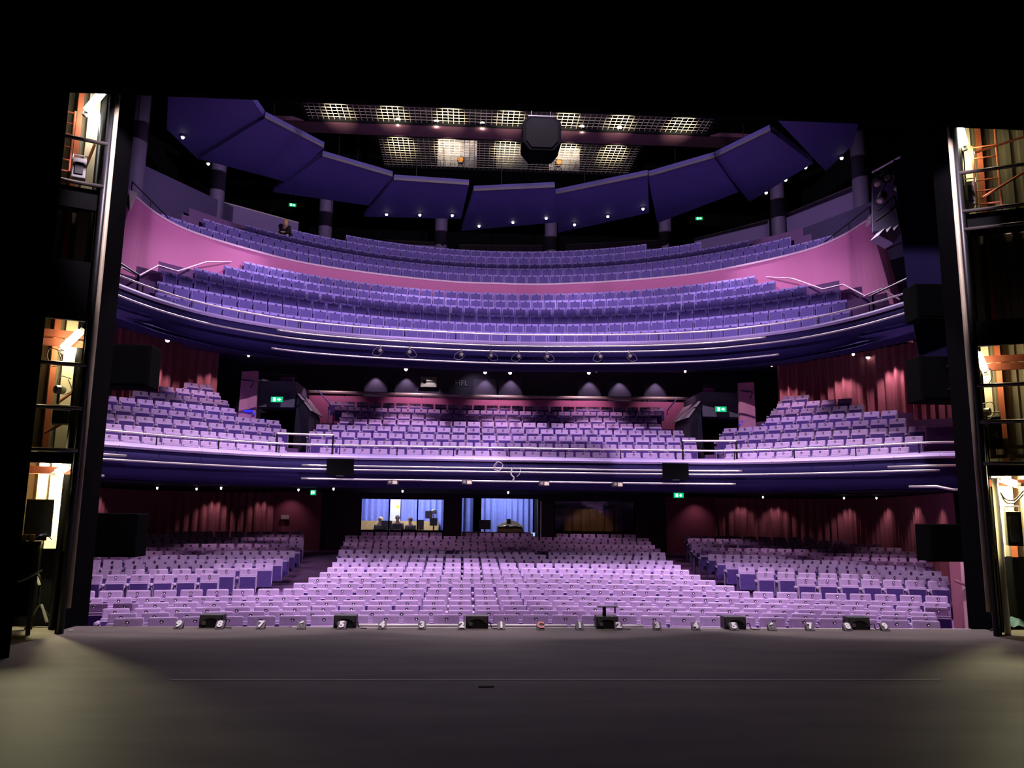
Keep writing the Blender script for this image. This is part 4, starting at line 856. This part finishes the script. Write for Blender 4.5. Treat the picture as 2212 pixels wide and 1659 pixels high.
# ================================================================== RIGHT SIDE LANTERNS AND STEPS
LB0, LB1 = atY(1885, 372, 17.5), atY(1946, 338, 16.6)
tag(MB().tube([LB0, LB1], .03, 6).build('lighting_bar', STEEL), 'raked steel bar carrying a bunch of lanterns at the upper right', 'lighting bar')
for i, (u, v) in enumerate(((1896, 392), (1912, 382), (1926, 372), (1938, 398), (1905, 425), (1948, 405))):
    p = atY(u, v, 17.1); g = thing('side_lantern', 'dark lantern in the bunch at the upper right, %s' % ('nearest the round column', 'second from the column', 'third from the column', 'hanging lowest at the right', 'hanging lowest at the left', 'rightmost and closest to the wall')[i], 'stage light', p, 'lanterns bunched at the upper right')
    ax = ((-.4, -.6, -.6), (-.2, -.8, -.5), (0.3, -.8, -.4), (-.3, -.5, -.9), (-.6, -.4, -.8), (.2, -.5, -.9))[i]
    MB().lathe(p, [(.07, -.15), (.1, -.1), (.1, .14), (.12, .18)], 12, ax).build('housing', DARKM, g); MB().lathe(p+Vector(ax).normalized()*.17, [(.095, 0), (.05, .02), (0, .022)], 12, ax).build('lens', mat('lens_glass', (.35, .33, .3), .1), g)
    MB().tube([p+Vector((0, 0, .05)), LB0.lerp(LB1, (i+.5)/6)], .012, 5).build('yoke', DARKM, g)
poly('wall_upper_return', [atY(1886, 500, 17.9), atY(1980, 490, 17.2), atY(1962, 345, 17.2), atY(1885, 390, 17.9)], (0.05, .15, 0), mat('dark_mauve', (0.07, 0.05, 0.13), 0.7))
g = thing('stair_flight', 'grey sawtooth end of a short stair beside the pink wall at the right', 'stair', atY(1925, 510, 17.3), None)
pts = [(1898, 508), (1912, 492), (1916, 502), (1926, 488), (1931, 498), (1942, 484), (1950, 500), (1930, 526), (1921, 520)]
MB().slab([atY(u, v, 17.3) for u, v in pts], (0, .4, 0)).build('stringer', mat('stair_grey_pale', (.3, .27, .36), .6), g)
MB().tube([atY(1892, 478, 17.2), atY(1972, 418, 16.9)], .03, 6).build('handrail', DARKM, g); MB().tube([atY(1932, 425, 17.1), atY(1946, 495, 17.1)], .035, 6).build('newel_post', DARKM, g); MB().tube([atY(1897, 455, 17.2), atY(1932, 422, 17.1)], .018, 6).build('upper_rail', DARKM, g)
g = thing('access_rail', 'thin dark handrail on the left top corner of the pink wall', 'handrail', (-11.3, 23.8, 10.95)); 
MB().tube([(-11.35, 23.2, 10.95), (-11.35, 23.2, 11.45), (-11.15, 25.6, 11.25), (-11.15, 25.6, 10.95)], .02, 6).build('rail', DARKM, g); MB().tube([(-11.25, 24.4, 10.95), (-11.25, 24.4, 11.35)], .018, 6).build('post', DARKM, g)
g = thing('access_rail', 'thin dark handrail on the right top corner of the pink wall', 'handrail', (11.3, 23.8, 10.95)); 
MB().tube([(11.35, 23.2, 10.95), (11.35, 23.2, 11.45), (11.15, 26, 11.25), (11.15, 26, 10.95)], .02, 6).build('rail', DARKM, g); MB().tube([(11.25, 24.4, 10.95), (11.25, 24.4, 11.35)], .018, 6).build('post', DARKM, g)
# white wall end pieces at the corners of the pink wall
tag(MB().hexa([(-11.19, 22.85, 10.45), (-11.17, 22.87, 10.45), (-11.19, 22.9, 10.45)], [(-11.27, 22.85, 11.06), (-11.06, 22.95, 11.0), (-11.2, 23.2, 11.03)]).build('wall_capping', mat('capping_white', (.85, .75, .72), .5)), 'pale triangular cap on the left top corner of the pink wall', 'wall cap')
tag(MB().hexa([(11.15, 22.85, 10.75), (11.5, 22.85, 10.7), (11.5, 23.15, 10.75), (11.15, 23.15, 10.75)], [(11.2, 22.85, 11.0), (11.35, 22.85, 11.25), (11.4, 23.1, 11.25), (11.2, 23.1, 11.05)]).build('wall_capping', mat('capping_white', (.85, .75, .72), .5)), 'pale crumpled cap on the right top corner of the pink wall', 'wall cap')
# stepped pink rails at the ends of the upper rows
for sgn, nm in ((-1, 'left'), (1, 'right')):
    pts = [(sgn*10.75, 20.8, 7.75), (sgn*10.7, 21.6, 8.3), (sgn*10.6, 22.4, 8.3), (sgn*10.55, 23.6, 9.0), (sgn*10.3, 24.5, 9.1), (sgn*9.95, 26.0, 9.9), (sgn*9.5, 27.2, 10.3)]
    o = MB().tube(pts, .028, 6).build('gangway_rail', mat('pink_rail', (.6, .3, .45), .5), smooth=False); tag(o, 'stepped pink handrail beside the %s ends of the rows under the pink wall' % nm, 'handrail', 'pink gangway rails')
    g = thing('end_guard_rail', 'dark guard rail at the %s end of the upper circle front' % nm, 'handrail', (sgn*9.9, 18.5, 7.2))
    MB().tube([(sgn*9.75, 20.4, 7.2), (sgn*9.75, 20.4, 7.75), (sgn*9.95, 17.2, 7.75), (sgn*9.95, 17.2, 7.2)], .03, 6).build('rail', DARKM, g); MB().tube([(sgn*9.9, 18.6, 7.2), (sgn*9.9, 18.6, 7.75)], .025, 6).build('post', DARKM, g)
# ================================================================== STAGE EDGE: MARKERS, FILLS, TAPE
MK = mat('marker_dark', (0.05, 0.045, 0.04), 0.6); MKF = mat('marker_face', (0.12, 0.11, 0.10), 0.6); DW = mat('digit_white', (0.95, 0.94, 0.9), 0.5); DO = mat('digit_orange', (0.75, 0.22, 0.13), 0.5)
for k in range(-9, 10):
    x = k*0.61; y = 12.72; d = str(abs(k)) if k else 'C'
    where = 'the middle of the stage edge' if k == 0 else ('%s the middle on the stage edge' % ('left of' if k < 0 else 'right of'))
    g = thing('stage_marker', ('small dark wedge marker with an orange C at ' if k == 0 else 'small dark wedge marker with a white %s, ' % d)+where, 'stage marker', (x, y, 0), 'number markers along the stage edge')
    wd = .062
    MB().hexa([(x-wd, y-.04, 0), (x+wd, y-.04, 0), (x+wd, y+.07, 0), (x-wd, y+.07, 0)], [(x-wd, y-.03, .02), (x+wd, y-.03, .02), (x+wd, y+.07, .115), (x-wd, y+.07, .115)]).build('wedge', MKF if k else MKF, g)
    tl = math.atan2(.095, .10)
    text(d, 'digit', DO if k == 0 else DW, .15, (x, y+.008, .072), (tl, 0, 0), .003, g, .009)
for i, (u, off_) in enumerate(((466, 0), (750, 0), (1030, 0), (1306, 0), (1577, 0), (1840, 0))):
    p = atY(u, 1345, 13.12); x = p.x; y = 13.0; 
    lab = ('black wedge fill speaker behind the left 8 marker', 'black wedge fill speaker behind the left 5 marker', 'black wedge fill speaker right of the left 2 marker', 'black wedge fill speaker with a small stand, left of the right 2 marker', 'black wedge fill speaker behind the right 5 marker', 'black wedge fill speaker near the right 8 marker')[i]
    g = thing('fill_speaker', lab, 'loudspeaker', (x, 12.9, 0), 'fill speakers on the stage edge')
    m = MB(); arch = [(-.17, 0), (-.165, .06)]+[(.155*-math.cos(a), .06+.08*math.sin(a)) for a in [PI*j/10 for j in range(1, 10)]]+[(.165, .06), (.17, 0)]
    outer = [(-.175, 0), (-.172, .19), (.172, .19), (.175, 0)]
    m.slab([(x+a, 12.86, b) for a, b in outer], (0, .22, 0)); m.build('cabinet', PLASTIC, g, bevel=.008)
    m = MB(); top = [(x+a, 12.852, b) for a, b in ((-.165, .18), (.165, .18))]
    arcp = [(x+.15*math.cos(a), 12.852, .03+.115*math.sin(a)) for a in [PI*j/12 for j in range(13)]]
    for j in range(12):
        a0, a1 = arcp[j], arcp[j+1]; t0 = (x+.165*math.cos(PI*j/12)*1.0, 12.852, .185); t1 = (x+.165*math.cos(PI*(j+1)/12), 12.852, .185)
        m.slab([a0, a1, t1, t0], (0, .012, 0))
    m.build('back_panel', mat('fill_grey', (.09, .085, .075), .55), g)
    MB().box((x-.1, 12.85, .07), (.055, .02, .05)).build('connector_plate', mat('plate_grey', (.2, .19, .17), .5), g)
    MB().tube([tuple(q) for q in catmull([(x+.1, 12.84, .05), (x+.2, 12.8, .1), (x+.23, 12.8, .02), (x+.35, 12.75, .012)], 5)], .008, 5).build('cable', PLASTIC, g)
p = atY(1308, 1326, 12.95); g = thing('music_stand', 'small black T-shaped stand on the fill speaker left of the right 2 marker', 'stand', (p.x, 12.95, .2))
MB().box((p.x+.03, 12.93, .33), (.33, .1, .015)).build('tray', PLASTIC, g); MB().box((p.x-.02, 12.95, .26), (.05, .05, .14)).build('stem', PLASTIC, g); MB().box((p.x+.15, 12.94, .28), (.02, .03, .1)).build('side_arm', PLASTIC, g)
for i, (u0, u1) in enumerate(((770, 1000), (1050, 1225), (1235, 1290), (1335, 1390))):
    a, b = atY(u0, 1346, 13.1), atY(u1, 1347, 13.1)
    o = MB().tube([(a.x, 13.15, .0), (b.x, 13.15, .0)], .028, 8).build('pit_rail', WHITEP, smooth=True); tag(o, 'white pit rail length just beyond the stage edge, %s from the left' % ordw(i+1), 'rail', 'white pit rail lengths')
a, b = atZ(372, 1466.5, .004), atZ(2040, 1470, .004)
tag(MB().box(((a.x+b.x)/2, (a.y+b.y)/2, .003), (b.x-a.x, .018, .004)).build('floor_tape', mat('tape_grey', (.55, .53, .5), .6)), 'thin pale tape line running across the stage floor', 'tape')
p = atZ(1050, 1484, 0); tag(MB().box((p.x, p.y, .004), (.16, .05, .006), rz=.05).build('floor_mark', BLACK), 'short black tape mark on the stage floor in front of the tape line', 'tape')
# masking: black border and left leg
tag(MB().box((0, 10.55, 12.5), (22, .12, 10.05)).build('border_drape', DRAPE), 'black border drape closing the top of the view', 'drape')
curtain(None, [(-16, 10.2), (-11, 10.25), (-6.64, 10.32)], 0.0, 12.5, 21, .05, DRAPE, .5, 'leg_drape'); 
for o in bpy.data.objects:
    if o.name.startswith('leg_drape'): tag(o, 'tall black leg drape at the far left of the stage', 'drape', None); o['group'] = 'stage drapes'
# ================================================================== STEEL LIGHTING TOWERS AT THE PROSCENIUM
FLU = em('tube_glow', (1.0, 0.93, 0.72), 26); FLUB = em('tube_glow_cool', (0.95, 0.97, 1.0), 26)
class Tower:
    """sgn -1 left, 1 right.  The open face runs from the pole by the proscenium outwards and upstage."""
    def __init__(s, sgn):
        s.sgn = sgn; a = R(25 if sgn < 0 else 27)
        s.P = Vector((sgn*6.97, 12.2, 0)); s.U = Vector((sgn*math.cos(a), -math.sin(a), 0)); s.W = Vector((sgn*math.sin(a), math.cos(a), 0))
        s.rz = math.atan2(s.U.y*sgn, s.U.x*sgn)
    def pt(s, u, w, z): return s.P + s.U*u + s.W*w + Vector((0, 0, z))
    def px(s, U_, V_, w=0.0):
        o = s.P + s.W*w; d = ray(U_, V_); t = (o-EYE).dot(s.W)/d.dot(s.W); q = EYE+d*t - s.P
        return q.dot(s.U), q.z
    def box(s, mb, u0, u1, w0, w1, z0, z1): return mb.box(s.pt((u0+u1)/2, (w0+w1)/2, (z0+z1)/2), (abs(u1-u0), abs(w1-w0), abs(z1-z0)), rz=s.rz)
    def tube(s, pts, r, n=6): return MB().tube([s.pt(*p) for p in pts], r, n)
    def pxbox(s, U0, V0, U1, V1, w, d=.05):
        u0, z0 = s.px(U0, V0, w); u1, z1 = s.px(U1, V1, w); mb = MB(); s.box(mb, u0, u1, w, w+d, min(z0, z1), max(z0, z1)); return mb
def corrugated(T, u0, u1, w, z0, z1):
    rows = [[], []]; n = int((u1-u0)/.02)
    for i in range(n+1):
        u = u0+(u1-u0)*i/n; k = (u/.22) % 1; d = 0 if k < .4 else (.05 if .5 < k < .9 else (.05*(k-.4)/.1 if k <= .5 else .05*(1-k)/.1))
        for r_, z in enumerate((z0, z1)): q = T.pt(u, w+d, z); rows[r_].append(tuple(q))
    return MB().grid(rows)
def cable(pts, r, m, parent, name='cable'): return MB().tube([tuple(q) for q in catmull(pts, 5)], r, 5).build(name, m, parent, smooth=True)
CABW = mat('white_cable', (.7, .68, .62), .5)
for sgn, nm in ((-1, 'left'), (1, 'right')):
    T = Tower(sgn)
    t = thing('lighting_tower', 'black steel tower with cream and red oxide panels at the %s of the stage' % nm, 'tower', T.P, 'steel towers beside the proscenium')
    umax = 1.75 if sgn < 0 else 3.2
    for u, w in ((0, 0), (.12, .55), (umax, 0), (umax, 1.1)):
        T.tube([(u, w if sgn < 0 or u else w, 0), (u, w, 9.2)], .05, 8).build('post', DARKM, t, smooth=True)
    fl = [0.95, 3.05, 5.35, 7.9] if sgn < 0 else [0.95, 3.05, 5.15, 7.6]
    zz = [T.px(*q)[1] for q in (((150, 972), (160, 842), (170, 788), (185, 385)) if sgn < 0 else ((2150, 1001), (2140, 912), (2135, 834), (2100, 472)))]
    rails = [('guard_rail', z) for z in ([T.px(*q)[1] for q in (((110, 972), (130, 881), (135, 786), (165, 395), (175, 302)) if sgn < 0 else ((2170, 1001), (2170, 911), (2160, 832), (2150, 450), (2150, 365), (2150, 490)))])]
    for n_, z in rails: T.tube([(-.0, -.03, z), (umax, -.03, z)], .033, 8).build(n_, mat('rail_dark_gloss', (.10, .09, .08), .3, .7), t, smooth=True)
    # cladding band between levels
    for z0, z1 in (([T.px(110, 1000)[1], T.px(110, 974)[1]], [T.px(150, 690)[1], T.px(150, 560)[1]], [T.px(150, 445)[1], T.px(150, 400)[1]]) if sgn < 0 else ([T.px(2160, 1028)[1], T.px(2160, 1003)[1]], [T.px(2150, 745)[1], T.px(2150, 690)[1]], [T.px(2150, 488)[1], T.px(2150, 455)[1]])):
        mb = MB(); T.box(mb, .05, umax, .02, .08, z0, z1); mb.build('fascia_board', BLACK, t)
        mb = MB(); T.box(mb, .05, umax, .08, 1.1, z1-.06, z1); mb.build('deck', mat('deck_dark', (.03, .02, .015), .7), t)
    mb = MB(); T.box(mb, -.1, umax+.3, 1.09, 1.12, 0, 1.16); T.box(mb, .03, .07, .03, 1.1, 0, 1.16); mb.build('lower_board', BLACK, t)  # black boards added to keep the tower foot dark and block its lamp
    corrugated(T, -.1, umax+.3, 1.12, 1.16, 9.2).build('corrugated_sheet', mat('sheet_cream', (.20, .17, .11), .7, 0, .35, 2), t)
    mb = MB(); T.box(mb, .03, .07, .03, 1.12, 1.16, 9.2); mb.build('side_sheet', CREAM, t)
    mb = MB(); T.box(mb, .16, .34, .98, 1.08, 1.16, 9.2); mb.build('column_board', CREAM, t)
    mb = MB(); T.box(mb, .42, .50, .9, 1.0, 1.16, 9.2); mb.build('red_column', ORANGE, t)
    for z in ([T.px(120, 705)[1], T.px(120, 725)[1], T.px(110, 1012)[1]] if sgn < 0 else [T.px(2160, 762)[1], T.px(2160, 780)[1], T.px(2160, 1040)[1]]):
        mb = MB(); T.box(mb, .05, umax, .5, .58, z-.06, z+.05); mb.build('red_beam', ORANGE, t)
    # diagonal braces
    for (a, b) in ((((205, 312), (172, 392)), ((160, 845), (125, 870)), ((165, 900), (95, 935))) if sgn < 0 else (((2212, 372), (2120, 428)), ((2212, 295), (2105, 330)))):
        ua, za = T.px(*a, .6); ub, zb2 = T.px(*b, .6); T.tube([(ua, .6, za), (ub, .6, zb2)], .022).build('brace', ORANGE, t)
    # fluorescent fittings
    tubes = (((187, 238), (222, 196)), ((136, 752), (174, 716)), ((122, 1022), (146, 1008))) if sgn < 0 else (((2072, 268), (2084, 312)), ((2112, 762), (2128, 800)), ((2165, 1036), (2195, 1046)))
    for i, (a, b) in enumerate(tubes):
        ww = .35 if not (sgn > 0 and i == 0) else .0
        ua, za = T.px(*a, ww); ub, zb2 = T.px(*b, ww); pa, pb = T.pt(ua, ww, za), T.pt(ub, ww, zb2); mid = (pa+pb)/2
        g = thing('fluorescent_fitting', 'glowing fluorescent fitting in the %s tower, %s' % (nm, ('topmost', 'middle', 'lowest')[i]), 'light fitting', mid, 'fluorescent fittings in the towers')
        MB().tube([pa, pb], .055, 8).build('tube', FLUB if (sgn < 0 and i == 0) else FLU, g, smooth=True)
        dn = (pb-pa).normalized()
        MB().tube([pa-dn*.07+T.W*.09, pb+dn*.07+T.W*.09], .05, 4).build('batten', WHITEP, g)
        for q in (pa, pb): MB().tube([q, q+T.W*.09], .03, 6).build('end_holder', GREYM, g)
        um, wm = (mid-T.P).dot(T.U), (mid-T.P).dot(T.W)
        point(mid + Vector((0, 0, -.1)) + (T.W*(.75-wm) + T.U*(max(.26, um)-um) if i == 2 else T.W*(.62-wm) + T.U*(max(.26, um)-um)), (22, 26, 440)[i], (1.0, .93, .55) if i or sgn > 0 else (1, .95, .85), .05)
    # ladder
    lad = (((136, 238), (132, 370)), ((160, 240), (152, 370)), [242, 266, 290, 318, 346, 370]) if sgn < 0 else (((2103, 315), (2107, 440)), ((2152, 275), (2160, 445)), [315, 340, 366, 388, 411, 440])
    g = thing('ladder', 'thin red ladder inside the top of the %s tower' % nm, 'ladder', T.pt(.8, .7, T.px(140, 380, .7)[1] if sgn < 0 else T.px(2130, 445, .7)[1]), 'red ladders in the towers')
    LP = []
    for (a, b) in lad[:2]:
        ua, za = T.px(*a, .7); ub, zb2 = T.px(*b, .7); um = (ua+ub)/2; LP.append(um); T.tube([(um, .7, za), (um, .7, zb2)], .018).build('stile', ORANGE, g)
    for v in lad[2]:
        z = T.px((lad[0][0][0]+lad[1][0][0])/2, v, .7)[1]; T.tube([(LP[0], .7, z), (LP[1], .7, z)], .013).build('rung', ORANGE, g)
    # dark equipment boxes and lanterns
    for i, (U0, V0, U1, V1, lab) in enumerate((((158, 338, 184, 386, 'grey lantern body on the floor of the top level of the left tower'), (114, 884, 148, 916, 'black box lantern hanging at the middle level of the left tower')) if sgn < 0 else ((2085, 392, 2108, 440, 'grey lantern body on the top level of the right tower'), (2132, 900, 2168, 968, 'dark box with a pale 4 on it at the middle level of the right tower'), (2172, 1105, 2212, 1180, 'black screen on a shelf at the lowest level of the right tower')))):
        u0, z0 = T.px(U0, V0, .3); u1, z1 = T.px(U1, V1, .3); c = T.pt((u0+u1)/2, .42, min(z0, z1))
        g = thing('equipment_box', lab, 'equipment', c, 'equipment boxes in the towers')
        mb = MB(); T.box(mb, u0, u1, .3, .55, min(z0, z1), max(z0, z1)); mb.build('case', GREYM if i == 0 else PLASTIC, g, bevel=.015)
        mb = MB(); T.box(mb, u0*.8+u1*.2, u1*.8+u0*.2, .28, .31, min(z0, z1)+.06, max(z0, z1)-.08); mb.build('front_panel', PLASTIC if i == 0 else mat('panel_charcoal', (.03, .03, .03), .5), g)
        T.tube([((u0+u1)/2-.1, .4, max(z0, z1)), ((u0+u1)/2-.1, .4, max(z0, z1)+.08), ((u0+u1)/2+.1, .4, max(z0, z1)+.08), ((u0+u1)/2+.1, .4, max(z0, z1))], .012, 5).build('carry_handle', STEEL, g)
        if sgn > 0 and i == 1: q = T.pt((u0+u1)/2, .275, (z0+z1)/2-.05); text('4', 'number', mat('number_grey', (.3, .3, .28), .5), .2, q, (PI/2, 0, T.rz), .003, g)
    for i, (U_, V_) in enumerate(((118, 770), (140, 830)) if sgn < 0 else ((2128, 812), (2133, 885))):
        u, z = T.px(U_, V_, .25); q = [T.pt(u+a, .25, z+b) for a, b in ((-.08, .09), (.06, .12), (.1, 0), (.02, -.15), (-.1, -.09), (-.04, .08))]
        o = MB().tube([tuple(x) for x in catmull(q, 6)], .008, 5).build('cable_loop', CABW, smooth=True); tag(o, 'white cable loop hanging in the %s tower, %s' % (nm, ('upper', 'lower')[i]), 'cable', 'cable loops in the towers')
    # small clamp lantern
    u, z = T.px(*((128, 842) if sgn < 0 else (2130, 890)), .15); c = T.pt(u, .15, z)
    g = thing('clamp_lantern', 'small pale clamp lantern on a bar in the %s tower' % nm, 'stage light', c)
    MB().lathe(c, [(.05, -.08), (.07, 0), (.06, .06)], 10, (T.sgn*.5, -.8, 0)).build('head', STEEL, g); T.tube([(u, .15, z), (u, .15, z-.22)], .02).build('stem', STEEL, g)
T = Tower(-1)
# left wing, lowest level: screen on a table, cloth, boxes, tripod, wall boards
a, b = T.px(58, 1080, .2), T.px(110, 1160, .2)
g = thing('monitor_screen', 'large black screen standing at the lowest level of the left tower', 'screen', T.pt((a[0]+b[0])/2, .2, b[1]), None)
mb = MB(); T.box(mb, a[0], b[0], .2, .26, b[1], a[1]); mb.build('screen', PLASTIC, g, bevel=.01)
mb = MB(); T.box(mb, a[0], b[0], .19, .27, a[1], a[1]+.015); mb.build('top_trim', STEEL, g)
mb = MB(); T.box(mb, (a[0]+b[0])/2-.12, (a[0]+b[0])/2+.12, .15, .35, b[1]-.05, b[1]); mb.build('base', PLASTIC, g)
tz = b[1]-.06
g = thing('side_table', 'dark table carrying the black screen at the left of the stage', 'table', T.pt(1.0, .3, 0))
mb = MB(); T.box(mb, .35, 1.75, .02, .7, tz-.05, tz); mb.build('table_top', PLASTIC, g)
for u_, w_ in ((.4, .06), (1.7, .06), (.4, .66), (1.7, .66)):
    mb = MB(); T.box(mb, u_-.03, u_+.03, w_-.03, w_+.03, 0, tz-.05); mb.build('leg', PLASTIC, g)
mb = MB(); T.box(mb, .43, 1.67, .1, .12, .25, tz-.05); mb.build('drawer_front', BLACK, g)
for i, (U0, U1) in enumerate(((46, 57), (61, 74))):
    u0, z0 = T.px(U0, 1168, .1); u1, _ = T.px(U1, 1168, .1); mb = MB(); T.box(mb, u0, u1, .1, .2, tz, tz+.1)
    tag(mb.build('small_carton', WOOD), 'small orange brown carton under the left black screen, %s' % ('outer', 'inner')[i], 'box', 'small cartons on the table')
u0, _ = T.px(112, 1165, .1); u1, _ = T.px(76, 1165, .1); rnd = random.Random(5)
mb = MB().grid([[tuple(T.pt(u0+(u1-u0)*i/10, .05+.25*j/5, tz+.005+.07*math.sin(PI*(i+.3)/11)+rnd.uniform(0, .04))) for i in range(11)] for j in range(6)])
tag(mb.build('crumpled_cloth', mat('cloth_blue', (.3, .32, .5), .8)), 'crumpled pale blue cloth on the table beside the cartons', 'cloth')
g = thing('tripod_stand', 'black tripod stand with pale clips at the foot of the left tower', 'stand', tuple(atZ(80, 1355, 0)))
b = atZ(80, 1355, 0)
MB().tube([b+Vector((0, 0, .25)), b+Vector((-.05, .02, .75)), b+Vector((-.3, .0, 1.05))], .018, 6).build('pole', DARKM, g)
for a_ in (0.3, 2.4, 4.5): MB().tube([b+Vector((0, 0, .32)), b+Vector((.3*math.cos(a_), .22*math.sin(a_), .01))], .016, 6).build('leg', DARKM, g)
MB().tube([b+Vector((-.12, -.02, .82)), b+Vector((-.02, -.02, .62))], .024, 6).build('clip', STEEL, g); MB().tube([b+Vector((.04, -.03, .34)), b+Vector((.16, -.04, .08))], .022, 6).build('clip', STEEL, g)
p = atZ(153, 1364, 0.0); tag(MB().box((p.x, p.y, .01), (.06, .03, .02), rz=.4).build('tape_scrap', WHITEP), 'small white scrap on the stage floor near the left tower', 'scrap')
g = thing('hung_cable', 'grey cable looping from the left tower beside the cloth', 'cable', T.pt(.5, -.05, 1.0)); cable([T.pt(.75, -.02, 1.15), T.pt(.85, -.05, .9), T.pt(.6, -.06, .75), T.pt(.3, -.04, .9)], .014, mat('grey_cable', (.3, .29, .26), .6), g, 'lead')
T = Tower(1)
# right wing: pallet, cloth heap, shelf, boards
u0, z0 = T.px(2140, 990, .35); u1, z1 = T.px(2212, 965, .35)
g = thing('wooden_pallet', 'pale wooden pallet leaning at the middle level of the right tower', 'pallet', T.pt((u0+u1)/2, .4, min(z0, z1)), None)
zlo, zhi = min(z0, z1), max(z0, z1)
for z in (zlo+.03, zhi): mb = MB(); T.box(mb, u0, u1+.3, .35, .39, z-.03, z+.03); mb.build('plank', WOOD, g)
for u_ in (u0+.05, (u0+u1)/2, u1+.1): mb = MB(); T.box(mb, u_-.04, u_+.04, .36, .46, zlo, zhi+.14*(u_ == (u0+u1)/2)); mb.build('block', WOOD, g)
ua, za = T.px(2151, 1032, .3); ub, zb2 = T.px(2166, 1262, .3)
tag(T.tube([((ua+ub)/2, .3, za), ((ua+ub)/2, .3, max(zb2, .4)), ((ua+ub)/2, .3, 0)], .045, 8).build('upright_pipe', WHITEP, smooth=True), 'pale upright pipe at the lowest level of the right tower beside the black screen', 'pipe')
g = thing('cable_swag', 'two pale cables drooping below the lowest lamp of the right tower', 'cable', T.pt(.9, .3, 1.9))
for k in (0, 1):
    q = [T.px(*p_, .3) for p_ in ((2160, 1062), (2172, 1078+6*k), (2190, 1080+7*k), (2211, 1060+8*k))]
    cable([T.pt(a_, .3, b_) for a_, b_ in q], .012, CABW, g, 'lead')
b = atZ(2195, 1358, 0); rnd = random.Random(8)
mb = MB().grid([[(b.x-.3+.08*i, b.y-.15+.07*j, .01+.22*math.sin(PI*(i+.2)/10)*math.sin(PI*(j+.3)/6)+rnd.uniform(0, .05)) for i in range(11)] for j in range(6)])
tag(mb.build('cloth_heap', mat('cloth_teal', (.06, .12, .14), .8)), 'dark teal cloth heap on the floor at the right tower foot', 'cloth')
g = thing('floor_stand', 'small black stand with cables at the foot of the right tower', 'stand', tuple(atZ(2165, 1365, 0)))
b = atZ(2165, 1365, 0); MB().tube([b, b+Vector((0, 0, .6))], .02, 6).build('pole', DARKM, g)
for a_ in (0.5, 2.6, 4.7): MB().tube([b+Vector((0, 0, .12)), b+Vector((.18*math.cos(a_), .14*math.sin(a_), .01))], .014, 6).build('leg', DARKM, g)
for sgn, nm in ((-1, 'left'), (1, 'right')):    # pale pole by the proscenium, light scaffold tube
    T = Tower(sgn); o = MB()
    o.tube([(sgn*6.93, 12.28, .35), (sgn*6.93, 12.28, 8.6)], .042, 8); tag(o.build('scaffold_tube', mat('tube_pale', (.34, .3, .2), .6, .1, .4, 3), smooth=True), 'pale upright scaffold tube along the %s edge of the proscenium' % nm, 'scaffold tube')
# pink side walls beside the stage ends of the stalls
a_, b_ = atY(2125, 1290, 14.0), atY(2080, 1290, 15.3)
poly('wall_front_right', [(a_.x, a_.y, -.8), (b_.x, b_.y, -.8), (b_.x, b_.y, 0.98), (a_.x, a_.y, 0.98)], (.12, .05, 0), mat('pale_pink_wall', (.5, .27, .31), .7))
c_ = atY(2056, 1290, 16.2); poly('wall_front_far_right', [(b_.x+.02, b_.y, -.8), (c_.x, c_.y, -.8), (c_.x, c_.y, 1.6), (b_.x+.02, b_.y, 1.6)], (.12, .05, 0), REDW)
tag(MB().tube([tuple(q) for q in catmull([atY(2065, 1255, 15.4), atY(2085, 1263, 14.9), atY(2108, 1266, 14.2), atY(2106, 1300, 14.2), atY(2096, 1330, 14.4)], 6)], .03, 8).build('curved_handrail', mat('rail_maroon', (.12, .03, .05), .5), smooth=True), 'curved dark red handrail on the pale pink wall at the right end of the stalls', 'handrail')
# added curved rails above the view, shaped to shade two bands of upper rows
for lab, yc, zlo, zhi, xe in (('lower black curved rail of the front-of-house lighting bridge', 28.15, 8.30, 9.25, 10.6), ('upper black curved rail of the front-of-house lighting bridge', 33.75, 12.22, 12.6, 10.0)):
    P = arc(yc, -xe, xe, 48); pr = []
    rows = []
    for z in (zlo, zhi):
        rows.append([tuple(UL+(Vector((x, y, z))-UL)*0.2) for x, y in P])
    back = [[(x, y+0.04, z) for x, y, z in r] for r in rows]
    m = MB().grid([rows[0], rows[1], back[1], back[0], rows[0]])
    g = thing('shade_rail', lab, 'lighting bridge', rows[0][24]); m.build('rail', DRAPE, g)
    for k in (0, 48): MB().tube([rows[1][k], (rows[1][k][0], rows[1][k][1], 19.98)], 0.02, 6).build('hanger', DARKM, g)

# third level: small pieces belong to the part that carries them
bpy.context.view_layer.update()
def nest(child, par):
    st = lambda n: n.split('.')[0]
    for o in list(bpy.data.objects):
        if o.type == 'MESH' and st(o.name) == child and o.parent and o.parent.type == 'EMPTY':
            sib = [q for q in o.parent.children if st(q.name) == par]
            if sib:
                mw = o.matrix_world.copy(); q = min(sib, key=lambda q: (q.matrix_world.translation-mw.translation).length)
                o.parent = q; o.matrix_parent_inverse = q.matrix_world.inverted(); o.matrix_basis = mw
for a, b in (('lens', 'housing'), ('lens', 'body'), ('lens', 'barrel'), ('foot', 'stand'), ('doorway_symbol', 'lit_panel'), ('arrow_symbol', 'lit_panel'), ('end_holder', 'batten'), ('edge_strip', 'panel_board'), ('connector_plate', 'cabinet'), ('grille', 'cabinet'), ('front_grille', 'cabinet'), ('yellow_sticker', 'sheet'), ('key_mark', 'board'), ('digit', 'wedge'), ('carry_handle', 'case'), ('eye', 'body'), ('nose', 'body'), ('mouth', 'body')):
    nest(a, b)
